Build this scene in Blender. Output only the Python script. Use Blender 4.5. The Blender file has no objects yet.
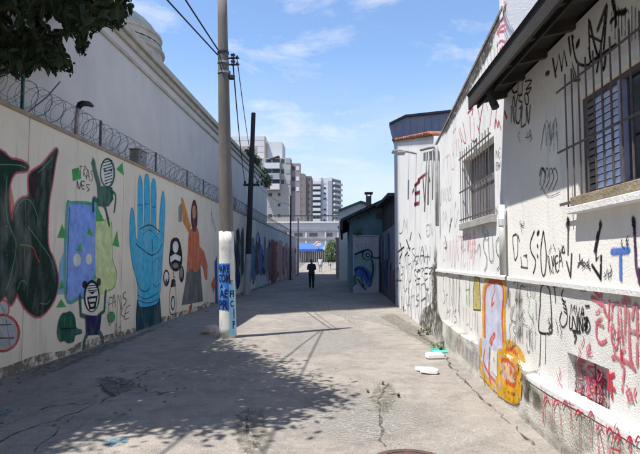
import bpy, bmesh, math, random
from mathutils import Vector, Matrix, noise
from mathutils.geometry import tessellate_polygon
random.seed(7)
R = math.radians
scene = bpy.context.scene
COL = scene.collection

# ------------------------------------------------------------------ camera
F, CX, CY, EYE = 533.0, 320.0, 227.0, 1.65          # photo pixels, eye height in metres
YAW, PITCH = math.atan(23 / F), math.atan(33 / F)
cam_d = bpy.data.cameras.new('camera'); cam = bpy.data.objects.new('camera', cam_d); COL.objects.link(cam)
cam_d.sensor_width = 36; cam_d.lens = F / 640 * 36; cam_d.clip_start = 0.05; cam_d.clip_end = 3000
cam.location = (0, 0, EYE); cam.rotation_euler = (math.pi / 2 + PITCH, 0, YAW)
scene.camera = cam

# ------------------------------------------------------------------ sun and sky
SUN_EL = R(67.0); SUN_H = Vector((0.853, 0.522))     # light travels to the right and down the alley
sun_dir = Vector((SUN_H.x * math.cos(SUN_EL), SUN_H.y * math.cos(SUN_EL), -math.sin(SUN_EL)))
sl = bpy.data.lights.new('sun', 'SUN'); sl.energy = 4.7; sl.angle = R(0.5); sl.color = (1.0, 0.965, 0.91)
so = bpy.data.objects.new('sun', sl); COL.objects.link(so)
so.rotation_euler = sun_dir.to_track_quat('-Z', 'Y').to_euler()
world = bpy.data.worlds.new('World'); scene.world = world; world.use_nodes = True
nt = world.node_tree; nt.nodes.clear()
def wn(t, **k):
    n = nt.nodes.new(t)
    for a, b in k.items(): setattr(n, a, b)
    return n
out = wn('ShaderNodeOutputWorld'); bg = wn('ShaderNodeBackground'); bg.inputs['Strength'].default_value = 0.135
sky = wn('ShaderNodeTexSky', sky_type='NISHITA', sun_disc=False, sun_elevation=SUN_EL, sun_rotation=math.atan2(-SUN_H.x, -SUN_H.y))
sky.altitude = 300; sky.air_density = 1.0; sky.dust_density = 0.15; sky.ozone_density = 3.4
tc = wn('ShaderNodeTexCoord'); mp = wn('ShaderNodeMapping'); mp.inputs['Scale'].default_value = (1.1, 1.1, 3.0)
mp.inputs['Location'].default_value = (3.1, 0.35, 0.4); mp.inputs['Rotation'].default_value = (0, 0.18, 0.3)
nz = wn('ShaderNodeTexNoise'); nz.inputs['Scale'].default_value = 3.4; nz.inputs['Detail'].default_value = 9; nz.inputs['Roughness'].default_value = 0.62
nz.inputs['Distortion'].default_value = 0.35
rp = wn('ShaderNodeValToRGB'); rp.color_ramp.elements[0].position = 0.53; rp.color_ramp.elements[1].position = 0.74
rp.color_ramp.elements[0].color = (0, 0, 0, 1); rp.color_ramp.elements[1].color = (0.8, 0.8, 0.8, 1)
sx = wn('ShaderNodeSeparateXYZ')                      # thin bank of cloud low over the horizon, all the way round
lo = wn('ShaderNodeMapRange'); lo.inputs['From Min'].default_value = 0.02; lo.inputs['From Max'].default_value = 0.34
lo.inputs['To Min'].default_value = 0.7; lo.inputs['To Max'].default_value = 0.0
nz2 = wn('ShaderNodeTexNoise'); nz2.inputs['Scale'].default_value = 6.0; nz2.inputs['Detail'].default_value = 7; nz2.inputs['Roughness'].default_value = 0.6
r2 = wn('ShaderNodeMapRange'); r2.inputs['From Min'].default_value = 0.34; r2.inputs['From Max'].default_value = 0.68
mul = wn('ShaderNodeMath', operation='MULTIPLY'); mx = wn('ShaderNodeMath', operation='MAXIMUM')
mix = wn('ShaderNodeMixRGB'); mix.inputs['Color2'].default_value = (4.1, 4.2, 4.4, 1)
L = nt.links.new
L(tc.outputs['Generated'], mp.inputs['Vector']); L(mp.outputs[0], nz.inputs['Vector']); L(nz.outputs['Fac'], rp.inputs['Fac'])
L(tc.outputs['Generated'], sx.inputs[0]); L(sx.outputs['Z'], lo.inputs['Value']); L(mp.outputs[0], nz2.inputs['Vector'])
L(nz2.outputs['Fac'], r2.inputs['Value']); L(lo.outputs[0], mul.inputs[0]); L(r2.outputs[0], mul.inputs[1])
L(rp.outputs['Color'], mx.inputs[0]); L(mul.outputs[0], mx.inputs[1]); L(mx.outputs[0], mix.inputs['Fac'])
hz_r = wn('ShaderNodeMapRange'); hz_r.inputs['From Min'].default_value = 0.0; hz_r.inputs['From Max'].default_value = 0.36; hz_r.inputs['To Min'].default_value = 0.9; hz_r.inputs['To Max'].default_value = 0.0
hz_m = wn('ShaderNodeMixRGB'); hz_m.inputs['Color2'].default_value = (2.35, 2.75, 3.45, 1)          # even haze low over the whole horizon
L(sx.outputs['Z'], hz_r.inputs['Value']); L(hz_r.outputs[0], hz_m.inputs['Fac']); L(sky.outputs[0], hz_m.inputs['Color1'])
L(hz_m.outputs[0], mix.inputs['Color1']); L(mix.outputs[0], bg.inputs['Color']); L(bg.outputs[0], out.inputs['Surface'])
vs = scene.view_settings; vs.view_transform = 'Standard'; vs.look = 'None'; vs.exposure = 0.86; vs.gamma = 1; vs.use_curve_mapping = False
scene.cycles.max_bounces = 7; scene.cycles.diffuse_bounces = 4; scene.cycles.transparent_max_bounces = 16

# ------------------------------------------------------------------ pixels to rays
_cm = cam.rotation_euler.to_matrix()
def ray(px, py): return _cm @ Vector(((px - CX) / F, (CY - py) / F, -1.0))
ORI = Vector((0, 0, EYE))
def onX(px, py, c): d = ray(px, py); return ORI + d * (c / d.x)
def onY(px, py, c): d = ray(px, py); return ORI + d * (c / d.y)
def onZ(px, py, c=0.0): d = ray(px, py); return ORI + d * ((c - EYE) / d.z)
def proj(p):
    q = _cm.transposed() @ (Vector(p) - ORI)
    if q.z >= -0.05: return None
    return (CX + F * q.x / -q.z, CY - F * q.y / -q.z)
def zg(y):
    t = min(max((y - 47) / 33, 0), 1); return 1.30 * t * t * (3 - 2 * t)

# ------------------------------------------------------------------ materials
def C(h):
    h = h.lstrip('#'); v = [int(h[i:i + 2], 16) / 255 for i in (0, 2, 4)]
    return tuple((c / 12.92 if c <= 0.04045 else ((c + 0.055) / 1.055) ** 2.4) for c in v) + (1,)
MATS = {}
def mat(name, c1, c2=None, rough=0.85, scale=4.0, bump=0.0, bscale=40.0, spec=0.3, metal=0.0, stretch=(1, 1, 1), lo=0.35, hi=0.65,
        c3=None, scale3=1.2, lo3=0.55, hi3=0.75, stretch3=(1, 1, 1), alpha=None, bdetail=4, detail=6, soft=False):
    """c1/c2 mixed by noise, c3 laid over in patches; alpha = (scale, lo, hi) of worn-away paint."""
    if name in MATS: return MATS[name]
    m = bpy.data.materials.new(name); MATS[name] = m; m.use_nodes = True
    t = m.node_tree; t.nodes.clear(); N = t.nodes.new; LK = t.links.new
    o = N('ShaderNodeOutputMaterial'); b = N('ShaderNodeBsdfPrincipled'); b.inputs['Roughness'].default_value = rough
    b.inputs['Specular IOR Level'].default_value = spec; b.inputs['Metallic'].default_value = metal
    g = N('ShaderNodeNewGeometry')
    def nse(sc, st, det=6):
        mp = N('ShaderNodeMapping'); mp.inputs['Scale'].default_value = st; LK(g.outputs['Position'], mp.inputs['Vector'])
        n = N('ShaderNodeTexNoise'); n.inputs['Scale'].default_value = sc; n.inputs['Detail'].default_value = det; n.inputs['Roughness'].default_value = 0.6
        LK(mp.outputs[0], n.inputs['Vector']); return n
    def rng(n, a, bb):
        r = N('ShaderNodeMapRange'); r.inputs['From Min'].default_value = a; r.inputs['From Max'].default_value = bb; LK(n.outputs['Fac'], r.inputs['Value']); return r
    cur = None
    if c2 is not None:
        mxn = N('ShaderNodeMixRGB'); mxn.inputs['Color1'].default_value = c1; mxn.inputs['Color2'].default_value = c2
        LK(rng(nse(scale, stretch, detail), lo, hi).outputs[0], mxn.inputs['Fac']); cur = mxn.outputs[0]
    if c3 is not None:
        m3 = N('ShaderNodeMixRGB'); m3.inputs['Color2'].default_value = c3
        if cur is None: m3.inputs['Color1'].default_value = c1
        else: LK(cur, m3.inputs['Color1'])
        LK(rng(nse(scale3, stretch3), lo3, hi3).outputs[0], m3.inputs['Fac']); cur = m3.outputs[0]
    if cur is None: b.inputs['Base Color'].default_value = c1
    else: LK(cur, b.inputs['Base Color'])
    if bump:
        bn = N('ShaderNodeBump'); bn.inputs['Strength'].default_value = min(1, bump); bn.inputs['Distance'].default_value = 0.02 * max(1, bump)
        LK(nse(bscale, (1, 1, 1), bdetail).outputs['Fac'], bn.inputs['Height']); LK(bn.outputs[0], b.inputs['Normal'])
    if alpha:
        tr = N('ShaderNodeBsdfTransparent'); ms = N('ShaderNodeMixShader')
        fac = rng(nse(alpha[0], (1, 1, 1)), alpha[1], alpha[2]).outputs[0]
        if soft:                                         # sprayed edge: fades out over the stroke's rim, broken by noise
            at = N('ShaderNodeAttribute'); at.attribute_name = 'soft'; sr = N('ShaderNodeMapRange'); sr.inputs['From Min'].default_value = 0.06; sr.inputs['From Max'].default_value = 0.62
            ad = N('ShaderNodeMath'); ad.operation = 'ADD'; sc_ = rng(nse(55.0, (1, 1, 1), 3), .2, .8); sc_.inputs['To Min'].default_value = -0.28; sc_.inputs['To Max'].default_value = 0.28
            LK(at.outputs['Fac'], ad.inputs[0]); LK(sc_.outputs[0], ad.inputs[1]); LK(ad.outputs[0], sr.inputs['Value'])
            mu = N('ShaderNodeMath'); mu.operation = 'MULTIPLY'; LK(fac, mu.inputs[0]); LK(sr.outputs[0], mu.inputs[1]); fac = mu.outputs[0]
        LK(fac, ms.inputs['Fac']); LK(tr.outputs[0], ms.inputs[1]); LK(b.outputs[0], ms.inputs[2])
        LK(ms.outputs[0], o.inputs['Surface'])
    else: LK(b.outputs[0], o.inputs['Surface'])
    return m
def paint(h, worn=0.30):
    c = C(h); d = tuple(x * 0.66 for x in c[:3]) + (1,); f = tuple(x * .6 + .4 * y for x, y in zip(c[:3], (.40, .38, .35))) + (1,)
    return mat('paint_' + h.strip('#') + ('' if worn == 0.30 else '_%d' % int(worn * 100)), c, d, rough=0.75, scale=5, c3=f, scale3=2.2, stretch3=(1, 1.5, .6), lo3=.48, hi3=.8, alpha=(17.0, worn - 0.07, worn + 0.06), spec=0.2, soft=True)

# ------------------------------------------------------------------ mesh builder
def wloc(o):
    v = Vector((0, 0, 0))
    while o is not None: v = v + o.location; o = o.parent
    return v
class MB:
    def __init__(s): s.v = []; s.f = []; s.m = []; s.mats = []; s.soft = None
    def mi(s, m):
        if m not in s.mats: s.mats.append(m)
        return s.mats.index(m)
    def add(s, vs, fs, m):
        k = len(s.v); i = s.mi(m); s.v += [tuple(x) for x in vs]
        for f in fs: s.f.append([k + j for j in f]); s.m.append(i)
    def box(s, a, b, m, rz=0, piv=None):
        (x0, y0, z0), (x1, y1, z1) = a, b
        vs = [Vector(p) for p in ((x0, y0, z0), (x1, y0, z0), (x1, y1, z0), (x0, y1, z0), (x0, y0, z1), (x1, y0, z1), (x1, y1, z1), (x0, y1, z1))]
        if rz:
            pv = Vector(piv) if piv else Vector(((x0 + x1) / 2, (y0 + y1) / 2, 0)); q = Matrix.Rotation(rz, 3, 'Z')
            vs = [q @ (p - pv) + pv for p in vs]
        s.add(vs, [(0, 3, 2, 1), (4, 5, 6, 7), (0, 1, 5, 4), (1, 2, 6, 5), (2, 3, 7, 6), (3, 0, 4, 7)], m); return s
    def tube(s, pts, r, m, n=8, caps=True):
        pts = [Vector(p) for p in pts]; rs = r if isinstance(r, (list, tuple)) else [r] * len(pts)
        rings = []; up = None
        for i, p in enumerate(pts):
            d = (pts[min(i + 1, len(pts) - 1)] - pts[max(i - 1, 0)]).normalized()
            if up is None: up = d.orthogonal().normalized()
            up = (up - d * up.dot(d)); up = up.normalized() if up.length > 1e-5 else d.orthogonal().normalized()
            w = d.cross(up); rings.append([p + (up * math.cos(2 * math.pi * k / n) + w * math.sin(2 * math.pi * k / n)) * rs[i] for k in range(n)])
        vs = [q for rg in rings for q in rg]; fs = []
        for i in range(len(pts) - 1):
            for k in range(n): fs.append((i * n + k, i * n + (k + 1) % n, (i + 1) * n + (k + 1) % n, (i + 1) * n + k))
        if caps: fs += [tuple(range(n - 1, -1, -1)), tuple((len(pts) - 1) * n + k for k in range(n))]
        s.add(vs, fs, m); return s
    def lathe(s, c, prof, m, n=20):
        c = Vector(c); vs = []; fs = []
        for r, z in prof:
            for k in range(n): a = 2 * math.pi * k / n; vs.append(c + Vector((r * math.cos(a), r * math.sin(a), z)))
        for i in range(len(prof) - 1):
            for k in range(n): fs.append((i * n + k, i * n + (k + 1) % n, (i + 1) * n + (k + 1) % n, (i + 1) * n + k))
        fs += [tuple(range(n - 1, -1, -1)), tuple((len(prof) - 1) * n + k for k in range(n))]
        s.add(vs, fs, m); return s
    def prism(s, pts, off, m):
        """closed outline pts (3D) pushed along off."""
        pts = [Vector(p) for p in pts]; off = Vector(off); n = len(pts)
        tri = tessellate_polygon([pts])
        fs = [tuple(t) for t in tri] + [tuple(n + i for i in reversed(t)) for t in tri]
        fs += [(i, i + n, (i + 1) % n + n, (i + 1) % n) for i in range(n)]
        s.add(pts + [p + off for p in pts], fs, m); return s
    def build(s, name, parent=None, smooth=False, bevel=0.0, fix=False):
        me = bpy.data.meshes.new(name); w = wloc(parent) if parent else Vector((0, 0, 0))
        me.from_pydata([Vector(p) - w for p in s.v], [], s.f)
        for m in s.mats: me.materials.append(m)
        me.polygons.foreach_set('material_index', s.m)
        if smooth: me.polygons.foreach_set('use_smooth', [True] * len(s.f))
        if fix:
            bm = bmesh.new(); bm.from_mesh(me); bmesh.ops.recalc_face_normals(bm, faces=bm.faces); bm.to_mesh(me); bm.free()
        if s.soft is not None:
            at = me.attributes.new('soft', 'FLOAT', 'POINT'); at.data.foreach_set('value', s.soft)
        me.update(); o = bpy.data.objects.new(name, me); COL.objects.link(o); o.parent = parent
        if bevel:
            b = o.modifiers.new('bevel', 'BEVEL'); b.width = bevel; b.segments = 2; b.limit_method = 'ANGLE'; b.angle_limit = R(40)
        return o
def empty(name, loc, label=None, cat=None, group=None):
    o = bpy.data.objects.new(name, None); COL.objects.link(o); o.location = loc; o.empty_display_size = 0.2
    return tag(o, label, cat, group)
def tag(o, label=None, cat=None, group=None, kind=None):
    if label: o['label'] = label
    if cat: o['category'] = cat
    if group: o['group'] = group
    if kind: o['kind'] = kind
    return o
def piece(name, me, parent, loc, rot=(0, 0, 0), scale=None):
    o = bpy.data.objects.new(name, me); COL.objects.link(o); o.parent = parent
    o.location = Vector(loc) - (wloc(parent) if parent else Vector((0, 0, 0))); o.rotation_euler = rot
    if scale: o.scale = scale
    return o
def boxmesh(name, size, m, bevel=0.0):
    x, y, z = size; b = MB(); b.box((-x / 2, -y / 2, -z / 2), (x / 2, y / 2, z / 2), m)
    me = bpy.data.meshes.new(name); me.from_pydata(b.v, [], b.f); me.materials.append(m)
    if bevel:
        bm = bmesh.new(); bm.from_mesh(me); bmesh.ops.bevel(bm, geom=bm.edges[:], offset=bevel, segments=1, affect='EDGES'); bm.to_mesh(me); bm.free()
    return me
def wall_grid(mb, Xf, Xb, ys, zs, holes, m):
    """wall slab between Xf and Xb cut at ys and zs, leaving out the cells in holes."""
    for i in range(len(ys) - 1):
        for j in range(len(zs) - 1):
            if (i, j) in holes: continue
            mb.box((min(Xf, Xb), ys[i], zs[j]), (max(Xf, Xb), ys[i + 1], zs[j + 1]), m)

# ------------------------------------------------------------------ flat paint on a surface
def cr(pts, closed, n=5):
    N_ = len(pts); o = []
    rngi = range(N_) if closed else range(N_ - 1)
    for i in rngi:
        g = (lambda k: pts[k % N_]) if closed else (lambda k: pts[min(max(k, 0), N_ - 1)])
        p0, p1, p2, p3 = g(i - 1), g(i), g(i + 1), g(i + 2)
        for k in range(n):
            t = k / n
            o.append(tuple(0.5 * (2 * p1[a] + (p2[a] - p0[a]) * t + (2 * p0[a] - 5 * p1[a] + 4 * p2[a] - p3[a]) * t * t + (3 * p1[a] - p0[a] - 3 * p2[a] + p3[a]) * t ** 3) for a in (0, 1)))
    if not closed: o.append(tuple(pts[-1]))
    return o
def soft_fan(uv, c, k=.55):
    n = len(uv); inn = [(c[0] + (p[0] - c[0]) * k, c[1] + (p[1] - c[1]) * k) for p in uv]
    fs = [(i, (i + 1) % n, n + (i + 1) % n, n + i) for i in range(n)] + [(n + i, n + (i + 1) % n, 2 * n) for i in range(n)]
    return list(uv) + inn + [c], fs, [0.0] * n + [1.0] * (n + 1)
class Surf:
    """a vertical plane X=c or Y=c; paint lies on its side facing the alley or camera."""
    def __init__(s, ax, c, sign): s.ax, s.c, s.sg = ax, c, sign
    def uv(s, p):
        q = onX(p[0], p[1], s.c) if s.ax == 'x' else onY(p[0], p[1], s.c)
        return (q.y if s.ax == 'x' else q.x, q.z)
    def p3(s, u, v, d):
        k = s.c + s.sg * d
        return (k, u, v) if s.ax == 'x' else (u, k, v)
ART_N = [0]
class Art:
    """items of flat paint: each (verts, faces, material, edge softness, uv box)."""
    def __init__(s, surf, base=0.002, step=0.0001):
        ART_N[0] += 1; s.sf = surf; s.it = []; s.d = base + 0.0000137 * ART_N[0]; s.st = step
    def _add(s, uv, fs, m, soft):
        s.it.append(([s.sf.p3(u, v, s.d) for u, v in uv], fs, m, soft, (min(p[0] for p in uv), max(p[0] for p in uv), min(p[1] for p in uv), max(p[1] for p in uv)))); s.d += s.st
    def poly(s, px, m, smooth=False, raw=False):
        uv = px if raw else [s.sf.uv(p) for p in px]
        if smooth: uv = cr(uv, True)
        n = len(uv); ar = abs(sum(uv[i][0] * uv[(i + 1) % n][1] - uv[(i + 1) % n][0] * uv[i][1] for i in range(n))) / 2
        if ar > .03 and not raw: s.line(list(uv), .028, m, smooth=False, closed=True, raw=True)     # overspray along the rim
        s._add(uv, [tuple(t) for t in tessellate_polygon([[Vector((u, v, 0)) for u, v in uv]])], m, [1.0] * len(uv)); return s
    def stain(s, px, m):
        uv = cr([s.sf.uv(p) for p in px], True, 4); n = len(uv); c = (sum(p[0] for p in uv) / n, sum(p[1] for p in uv) / n); vs, fs, so = soft_fan(uv, c); s._add(vs, fs, m, so); return s
    def ell(s, cx, cy, rx, ry, m, n=20):
        return s.poly([(cx + rx * math.cos(2 * math.pi * k / n), cy + ry * math.sin(2 * math.pi * k / n)) for k in range(n)], m)
    def line(s, px, w, m, smooth=True, closed=False, raw=False, taper=False):
        uv = px if raw else [s.sf.uv(p) for p in px]
        if smooth and len(uv) > 2: uv = cr(uv, closed, 5)
        n = len(uv); vs = []; so = []; w = w * 1.3
        if not closed and not taper:                     # rounded ends
            ends = []
            for a_, b_ in ((0, 1), (n - 1, n - 2)):
                dx, dy = uv[a_][0] - uv[b_][0], uv[a_][1] - uv[b_][1]; l = math.hypot(dx, dy) or 1e-6; ends.append((uv[a_][0] + dx / l * w * .45, uv[a_][1] + dy / l * w * .45))
            uv = [ends[0]] + list(uv) + [ends[1]]; n = len(uv)
        for i in range(n):
            a = uv[(i - 1) % n] if closed else uv[max(i - 1, 0)]; b = uv[(i + 1) % n] if closed else uv[min(i + 1, n - 1)]
            dx, dy = b[0] - a[0], b[1] - a[1]; l = math.hypot(dx, dy) or 1e-6
            ww = w * (0.5 if not taper else 0.5 * (1 - 0.75 * i / max(1, n - 1))); end = not closed and i in (0, n - 1)
            if end: ww *= .45
            nx, ny = -dy / l * ww, dx / l * ww
            vs += [(uv[i][0] + nx, uv[i][1] + ny), uv[i], (uv[i][0] - nx, uv[i][1] - ny)]; so += [0, 0 if end else 1.0, 0]
        fs = []
        for i in range(n if closed else n - 1):
            j = (i + 1) % n; fs += [(3 * i, 3 * i + 1, 3 * j + 1, 3 * j), (3 * i + 1, 3 * i + 2, 3 * j + 2, 3 * j + 1)]
        s._add(vs, fs, m, so); return s
    def _build(s, items, name, parent):
        b = MB(); b.soft = []
        for vs, fs, m, so, _ in items: b.add(vs, fs, m); b.soft += so
        return b.build(name, parent)
    def done(s, name, parent, split=False, gap=0.05):
        if not split: return s._build(s.it, name, parent)
        gid = list(range(len(s.it)))                     # strokes that touch make one tag, an object of its own
        def find(i):
            while gid[i] != i: i = gid[i]
            return i
        for i in range(len(s.it)):
            for j in range(i):
                A, B = s.it[i][4], s.it[j][4]
                if A[0] - gap < B[1] and B[0] - gap < A[1] and A[2] - gap < B[3] and B[2] - gap < A[3]: gid[find(i)] = find(j)
        groups = {}
        for i in range(len(s.it)): groups.setdefault(find(i), []).append(s.it[i])
        for g in groups.values(): s._build(g, name, parent)
GL = {  # tall street-lettering strokes: x 0..1, y 0 (top) .. 1
 'S': [[(.8, 0), (.3, .18), (.35, .45), (.75, .6), (.72, .85), (.25, 1)]], 'U': [[(.1, 0), (.12, .85), (.45, 1), (.8, .85), (.85, 0)]],
 'I': [[(.5, 0), (.5, 1)]], 'N': [[(.1, 1), (.18, 0), (.75, 1), (.85, 0)]], 'O': [[(.5, 0), (.15, .2), (.15, .8), (.5, 1), (.85, .8), (.85, .2), (.5, 0)]],
 'T': [[(.0, .05), (1, 0)], [(.5, 0), (.5, 1)]], 'E': [[(.9, 0), (.15, .08), (.2, 1), (.9, .92)], [(.2, .5), (.7, .45)]], 'A': [[(.05, 1), (.45, 0), (.85, 1)], [(.2, .65), (.75, .6)]],
 'M': [[(.05, 1), (.15, 0), (.45, .6), (.75, 0), (.9, 1)]], 'V': [[(.1, 0), (.45, 1), (.85, .05)]], 'L': [[(.2, 0), (.2, 1), (.85, .93)]], 'C': [[(.85, .1), (.3, .05), (.15, .5), (.3, .95), (.9, .9)]],
 'Z': [[(.1, .05), (.9, 0), (.2, .6), (.8, .55), (.5, 1)]], 'R': [[(.15, 1), (.2, 0), (.75, .15), (.25, .5), (.85, 1)]], 'D': [[(.15, 0), (.15, 1), (.8, .75), (.75, .2), (.15, 0)]],
 'H': [[(.15, 0), (.15, 1)], [(.8, 0), (.8, 1)], [(.15, .5), (.8, .45)]], 'F': [[(.2, 1), (.2, 0), (.9, .05)], [(.2, .45), (.7, .45)]], 'P': [[(.2, 1), (.2, 0), (.8, .1), (.75, .45), (.2, .5)]],
 '*': [[(.5, .2), (.5, .5)], [(.2, .35), (.8, .35)]], '.': [[(.4, .5), (.6, .5)]], ':': [[(.45, .35), (.55, .35)], [(.45, .65), (.55, .65)]], '^': [[(.1, .4), (.5, 0), (.9, .4)], [(.5, 0), (.5, 1)]],
 'B': [[(.2, 0), (.2, 1), (.8, .8), (.3, .5), (.75, .2), (.2, 0)]], 'Q': [[(.2, 1), (.15, .1), (.5, 0), (.6, .5), (.3, .6), (.8, 1)]], ' ': []}
def letters(art, text, p0, p1, p2, p3, w, m, rnd=None, jit=0.13, smooth=True):
    """text in the pixel quad p0 (top start) p1 (top end) p2 (bottom end) p3 (bottom start)."""
    rnd = rnd or random; a, b, c, d = (art.sf.uv(p) for p in (p0, p1, p2, p3)); n = len(text)
    for i, ch in enumerate(text):
        y_a, y_b = rnd.uniform(-.18, .18), rnd.uniform(.8, 1.2); sl_t = rnd.uniform(-.25, .25); wd = rnd.uniform(.95, 1.3)
        for st in GL.get(ch, []):
            q = []
            for x, y in st:
                x = (i + 0.04 + 0.9 * wd * (x + sl_t * (.5 - y) + rnd.uniform(-jit, jit))) / n; y = y_a * .5 + y * y_b + rnd.uniform(-jit, jit) * 0.5
                q.append(tuple((a[k] * (1 - x) + b[k] * x) * (1 - y) + (d[k] * (1 - x) + c[k] * x) * y for k in (0, 1)))
            art.line(q, w * rnd.uniform(.7, 1.15), m, smooth=smooth, raw=True)

# ================================================================== the ground
XLW = -4.8
def pavement_mat():
    m = bpy.data.materials.new('pavement'); m.use_nodes = True; t = m.node_tree; t.nodes.clear(); N = t.nodes.new; LK = t.links.new
    o = N('ShaderNodeOutputMaterial'); b = N('ShaderNodeBsdfPrincipled'); b.inputs['Roughness'].default_value = 0.92; b.inputs['Specular IOR Level'].default_value = 0.2
    g = N('ShaderNodeNewGeometry')
    def nse(sc, st=(1, 1, 1), det=6, ro=0.6):
        mp = N('ShaderNodeMapping'); mp.inputs['Scale'].default_value = st; LK(g.outputs['Position'], mp.inputs['Vector'])
        n = N('ShaderNodeTexNoise'); n.inputs['Scale'].default_value = sc; n.inputs['Detail'].default_value = det; n.inputs['Roughness'].default_value = ro; LK(mp.outputs[0], n.inputs['Vector']); return n.outputs['Fac']
    def rng(x, a, bb, c=0, d=1):
        r = N('ShaderNodeMapRange'); r.inputs['From Min'].default_value = a; r.inputs['From Max'].default_value = bb; r.inputs['To Min'].default_value = c; r.inputs['To Max'].default_value = d; LK(x, r.inputs['Value']); return r.outputs[0]
    def mixc(f, a, bb):
        x = N('ShaderNodeMixRGB'); LK(f, x.inputs['Fac'])
        for i, k in ((1, a), (2, bb)):
            if isinstance(k, tuple): x.inputs[i].default_value = k
            else: LK(k, x.inputs[i])
        return x.outputs[0]
    col = mixc(rng(nse(0.55, (1, 0.5, 1)), .36, .64), (.285, .254, .220, 1), (.172, .155, .138, 1))
    col = mixc(rng(nse(2.6), .45, .70, 0, .8), col, (.132, .119, .106, 1)); col = mixc(rng(nse(9.0, det=8, ro=.7), .50, .72, 0, .6), col, (.36, .328, .29, 1)); col = mixc(rng(nse(.23), .52, .66, 0, .45), col, (.12, .113, .105, 1))
    col = mixc(rng(nse(60, det=3), .45, .75, 0, .55), col, (.41, .378, .335, 1))
    col = mixc(rng(nse(95, det=2), .56, .7, 0, .75), col, (.09, .088, .085, 1))
    col = mixc(rng(nse(0.9, (1.4, .35, 1)), .60, .72, 0, .5), col, (.20, .17, .12, 1))
    # hairline cracks
    mp = N('ShaderNodeMapping'); LK(g.outputs['Position'], mp.inputs['Vector']); nn = N('ShaderNodeTexNoise'); nn.inputs['Scale'].default_value = 1.1; nn.inputs['Detail'].default_value = 8
    ad = N('ShaderNodeMixRGB'); ad.blend_type = 'ADD'; ad.inputs['Fac'].default_value = 1.0; LK(mp.outputs[0], ad.inputs[1]); LK(nn.outputs['Color'], ad.inputs[2])
    vo = N('ShaderNodeTexVoronoi'); vo.feature = 'DISTANCE_TO_EDGE'; vo.inputs['Scale'].default_value = 0.62; LK(ad.outputs[0], vo.inputs['Vector'])
    LK(g.outputs['Position'], nn.inputs['Vector']); ck = rng(vo.outputs['Distance'], 0.001, 0.006, 1, 0)
    mk = N('ShaderNodeMath'); mk.operation = 'MULTIPLY'; LK(ck, mk.inputs[0]); LK(rng(nse(0.5), .54, .64, 0, .7), mk.inputs[1])
    col = mixc(mk.outputs[0], col, (.055, .052, .048, 1))
    LK(col, b.inputs['Base Color'])
    bp = N('ShaderNodeBump'); bp.inputs['Strength'].default_value = 0.75; bp.inputs['Distance'].default_value = 0.012
    h = N('ShaderNodeMath'); h.operation = 'ADD'; LK(nse(70, det=3), h.inputs[0])
    h2 = N('ShaderNodeMath'); h2.operation = 'MULTIPLY'; h2.inputs[1].default_value = 3.0; LK(nse(4, det=5), h2.inputs[0]); LK(h2.outputs[0], h.inputs[1])
    h3 = N('ShaderNodeMath'); h3.operation = 'SUBTRACT'; LK(h.outputs[0], h3.inputs[0]); LK(mk.outputs[0], h3.inputs[1])
    LK(h3.outputs[0], bp.inputs['Height']); LK(bp.outputs[0], b.inputs['Normal']); LK(b.outputs[0], o.inputs['Surface']); return m
PAVE = pavement_mat()
EARTH = mat('earth', (.16, .15, .13, 1), (.11, .105, .095, 1), scale=0.3, bump=.4, bscale=12)
gm = MB(); ysr = [-80, -20, 0, 20, 40] + [44 + i * 2 for i in range(20)] + [90, 120, 200, 400, 1200]
xsr = [-600, -100, -30, -10, 0, 10, 30, 100, 600]
gm.add([(x, y, zg(y) - 0.012) for y in ysr for x in xsr], [(j * 9 + i, j * 9 + i + 1, (j + 1) * 9 + i + 1, (j + 1) * 9 + i) for j in range(len(ysr) - 1) for i in range(8)], EARTH)
tag(gm.build('ground'), kind='structure')
def bumpy(x, y):
    near = 1.0 if y < 30 else 0.0
    return near * (0.010 * noise.noise(Vector((x * .7, y * .5, 3))) + 0.006 * noise.noise(Vector((x * 2.1, y * 1.7, 9))))
pm = MB(); ys = [-6 + 0.22 * i for i in range(180)] + [34 + i for i in range(66)]; nx = 40; xs = [-5.2 + 9.6 * i / (nx - 1) for i in range(nx)]
pm.add([(x, y, zg(y) + 0.0 + bumpy(x, y)) for y in ys for x in xs], [(j * nx + i, j * nx + i + 1, (j + 1) * nx + i + 1, (j + 1) * nx + i) for j in range(len(ys) - 1) for i in range(nx - 1)], PAVE)
pave = tag(pm.build('alley_pavement', smooth=True), kind='structure')
def gpt(px, py, d=0.003):
    p = onZ(px, py, 0.0); p.z = bumpy(p.x, p.y) + d; return p
def ground_line(px, w, m, d, seed):
    rn = random.Random(seed); pts = []
    for a, b in zip(px[:-1], px[1:]):
        A, B = onZ(*a), onZ(*b); n = max(2, int((B - A).length / 0.10))
        for k in range(n):
            q = A.lerp(B, k / n); pts.append(q + Vector((rn.gauss(0, .018), rn.gauss(0, .03), 0)))
    vs = []
    for i, p in enumerate(pts):
        q = pts[min(i + 1, len(pts) - 1)] - pts[max(i - 1, 0)]; q.z = 0; q.normalize(); nrm = Vector((-q.y, q.x, 0)) * (w * rn.uniform(.15, 1.3) * .30)
        for s_ in (1, -1):
            e = p + nrm * s_; vs.append((e.x, e.y, bumpy(e.x, e.y) + d))
    b = MB(); b.add(vs, [(2 * i, 2 * i + 1, 2 * i + 3, 2 * i + 2) for i in range(len(pts) - 1)], m); return b.build('crack', pave)
CRK = mat('crack_dirt', (.035, .033, .03, 1), (.075, .07, .06, 1), scale=14, alpha=(7, .38, .60))
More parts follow.
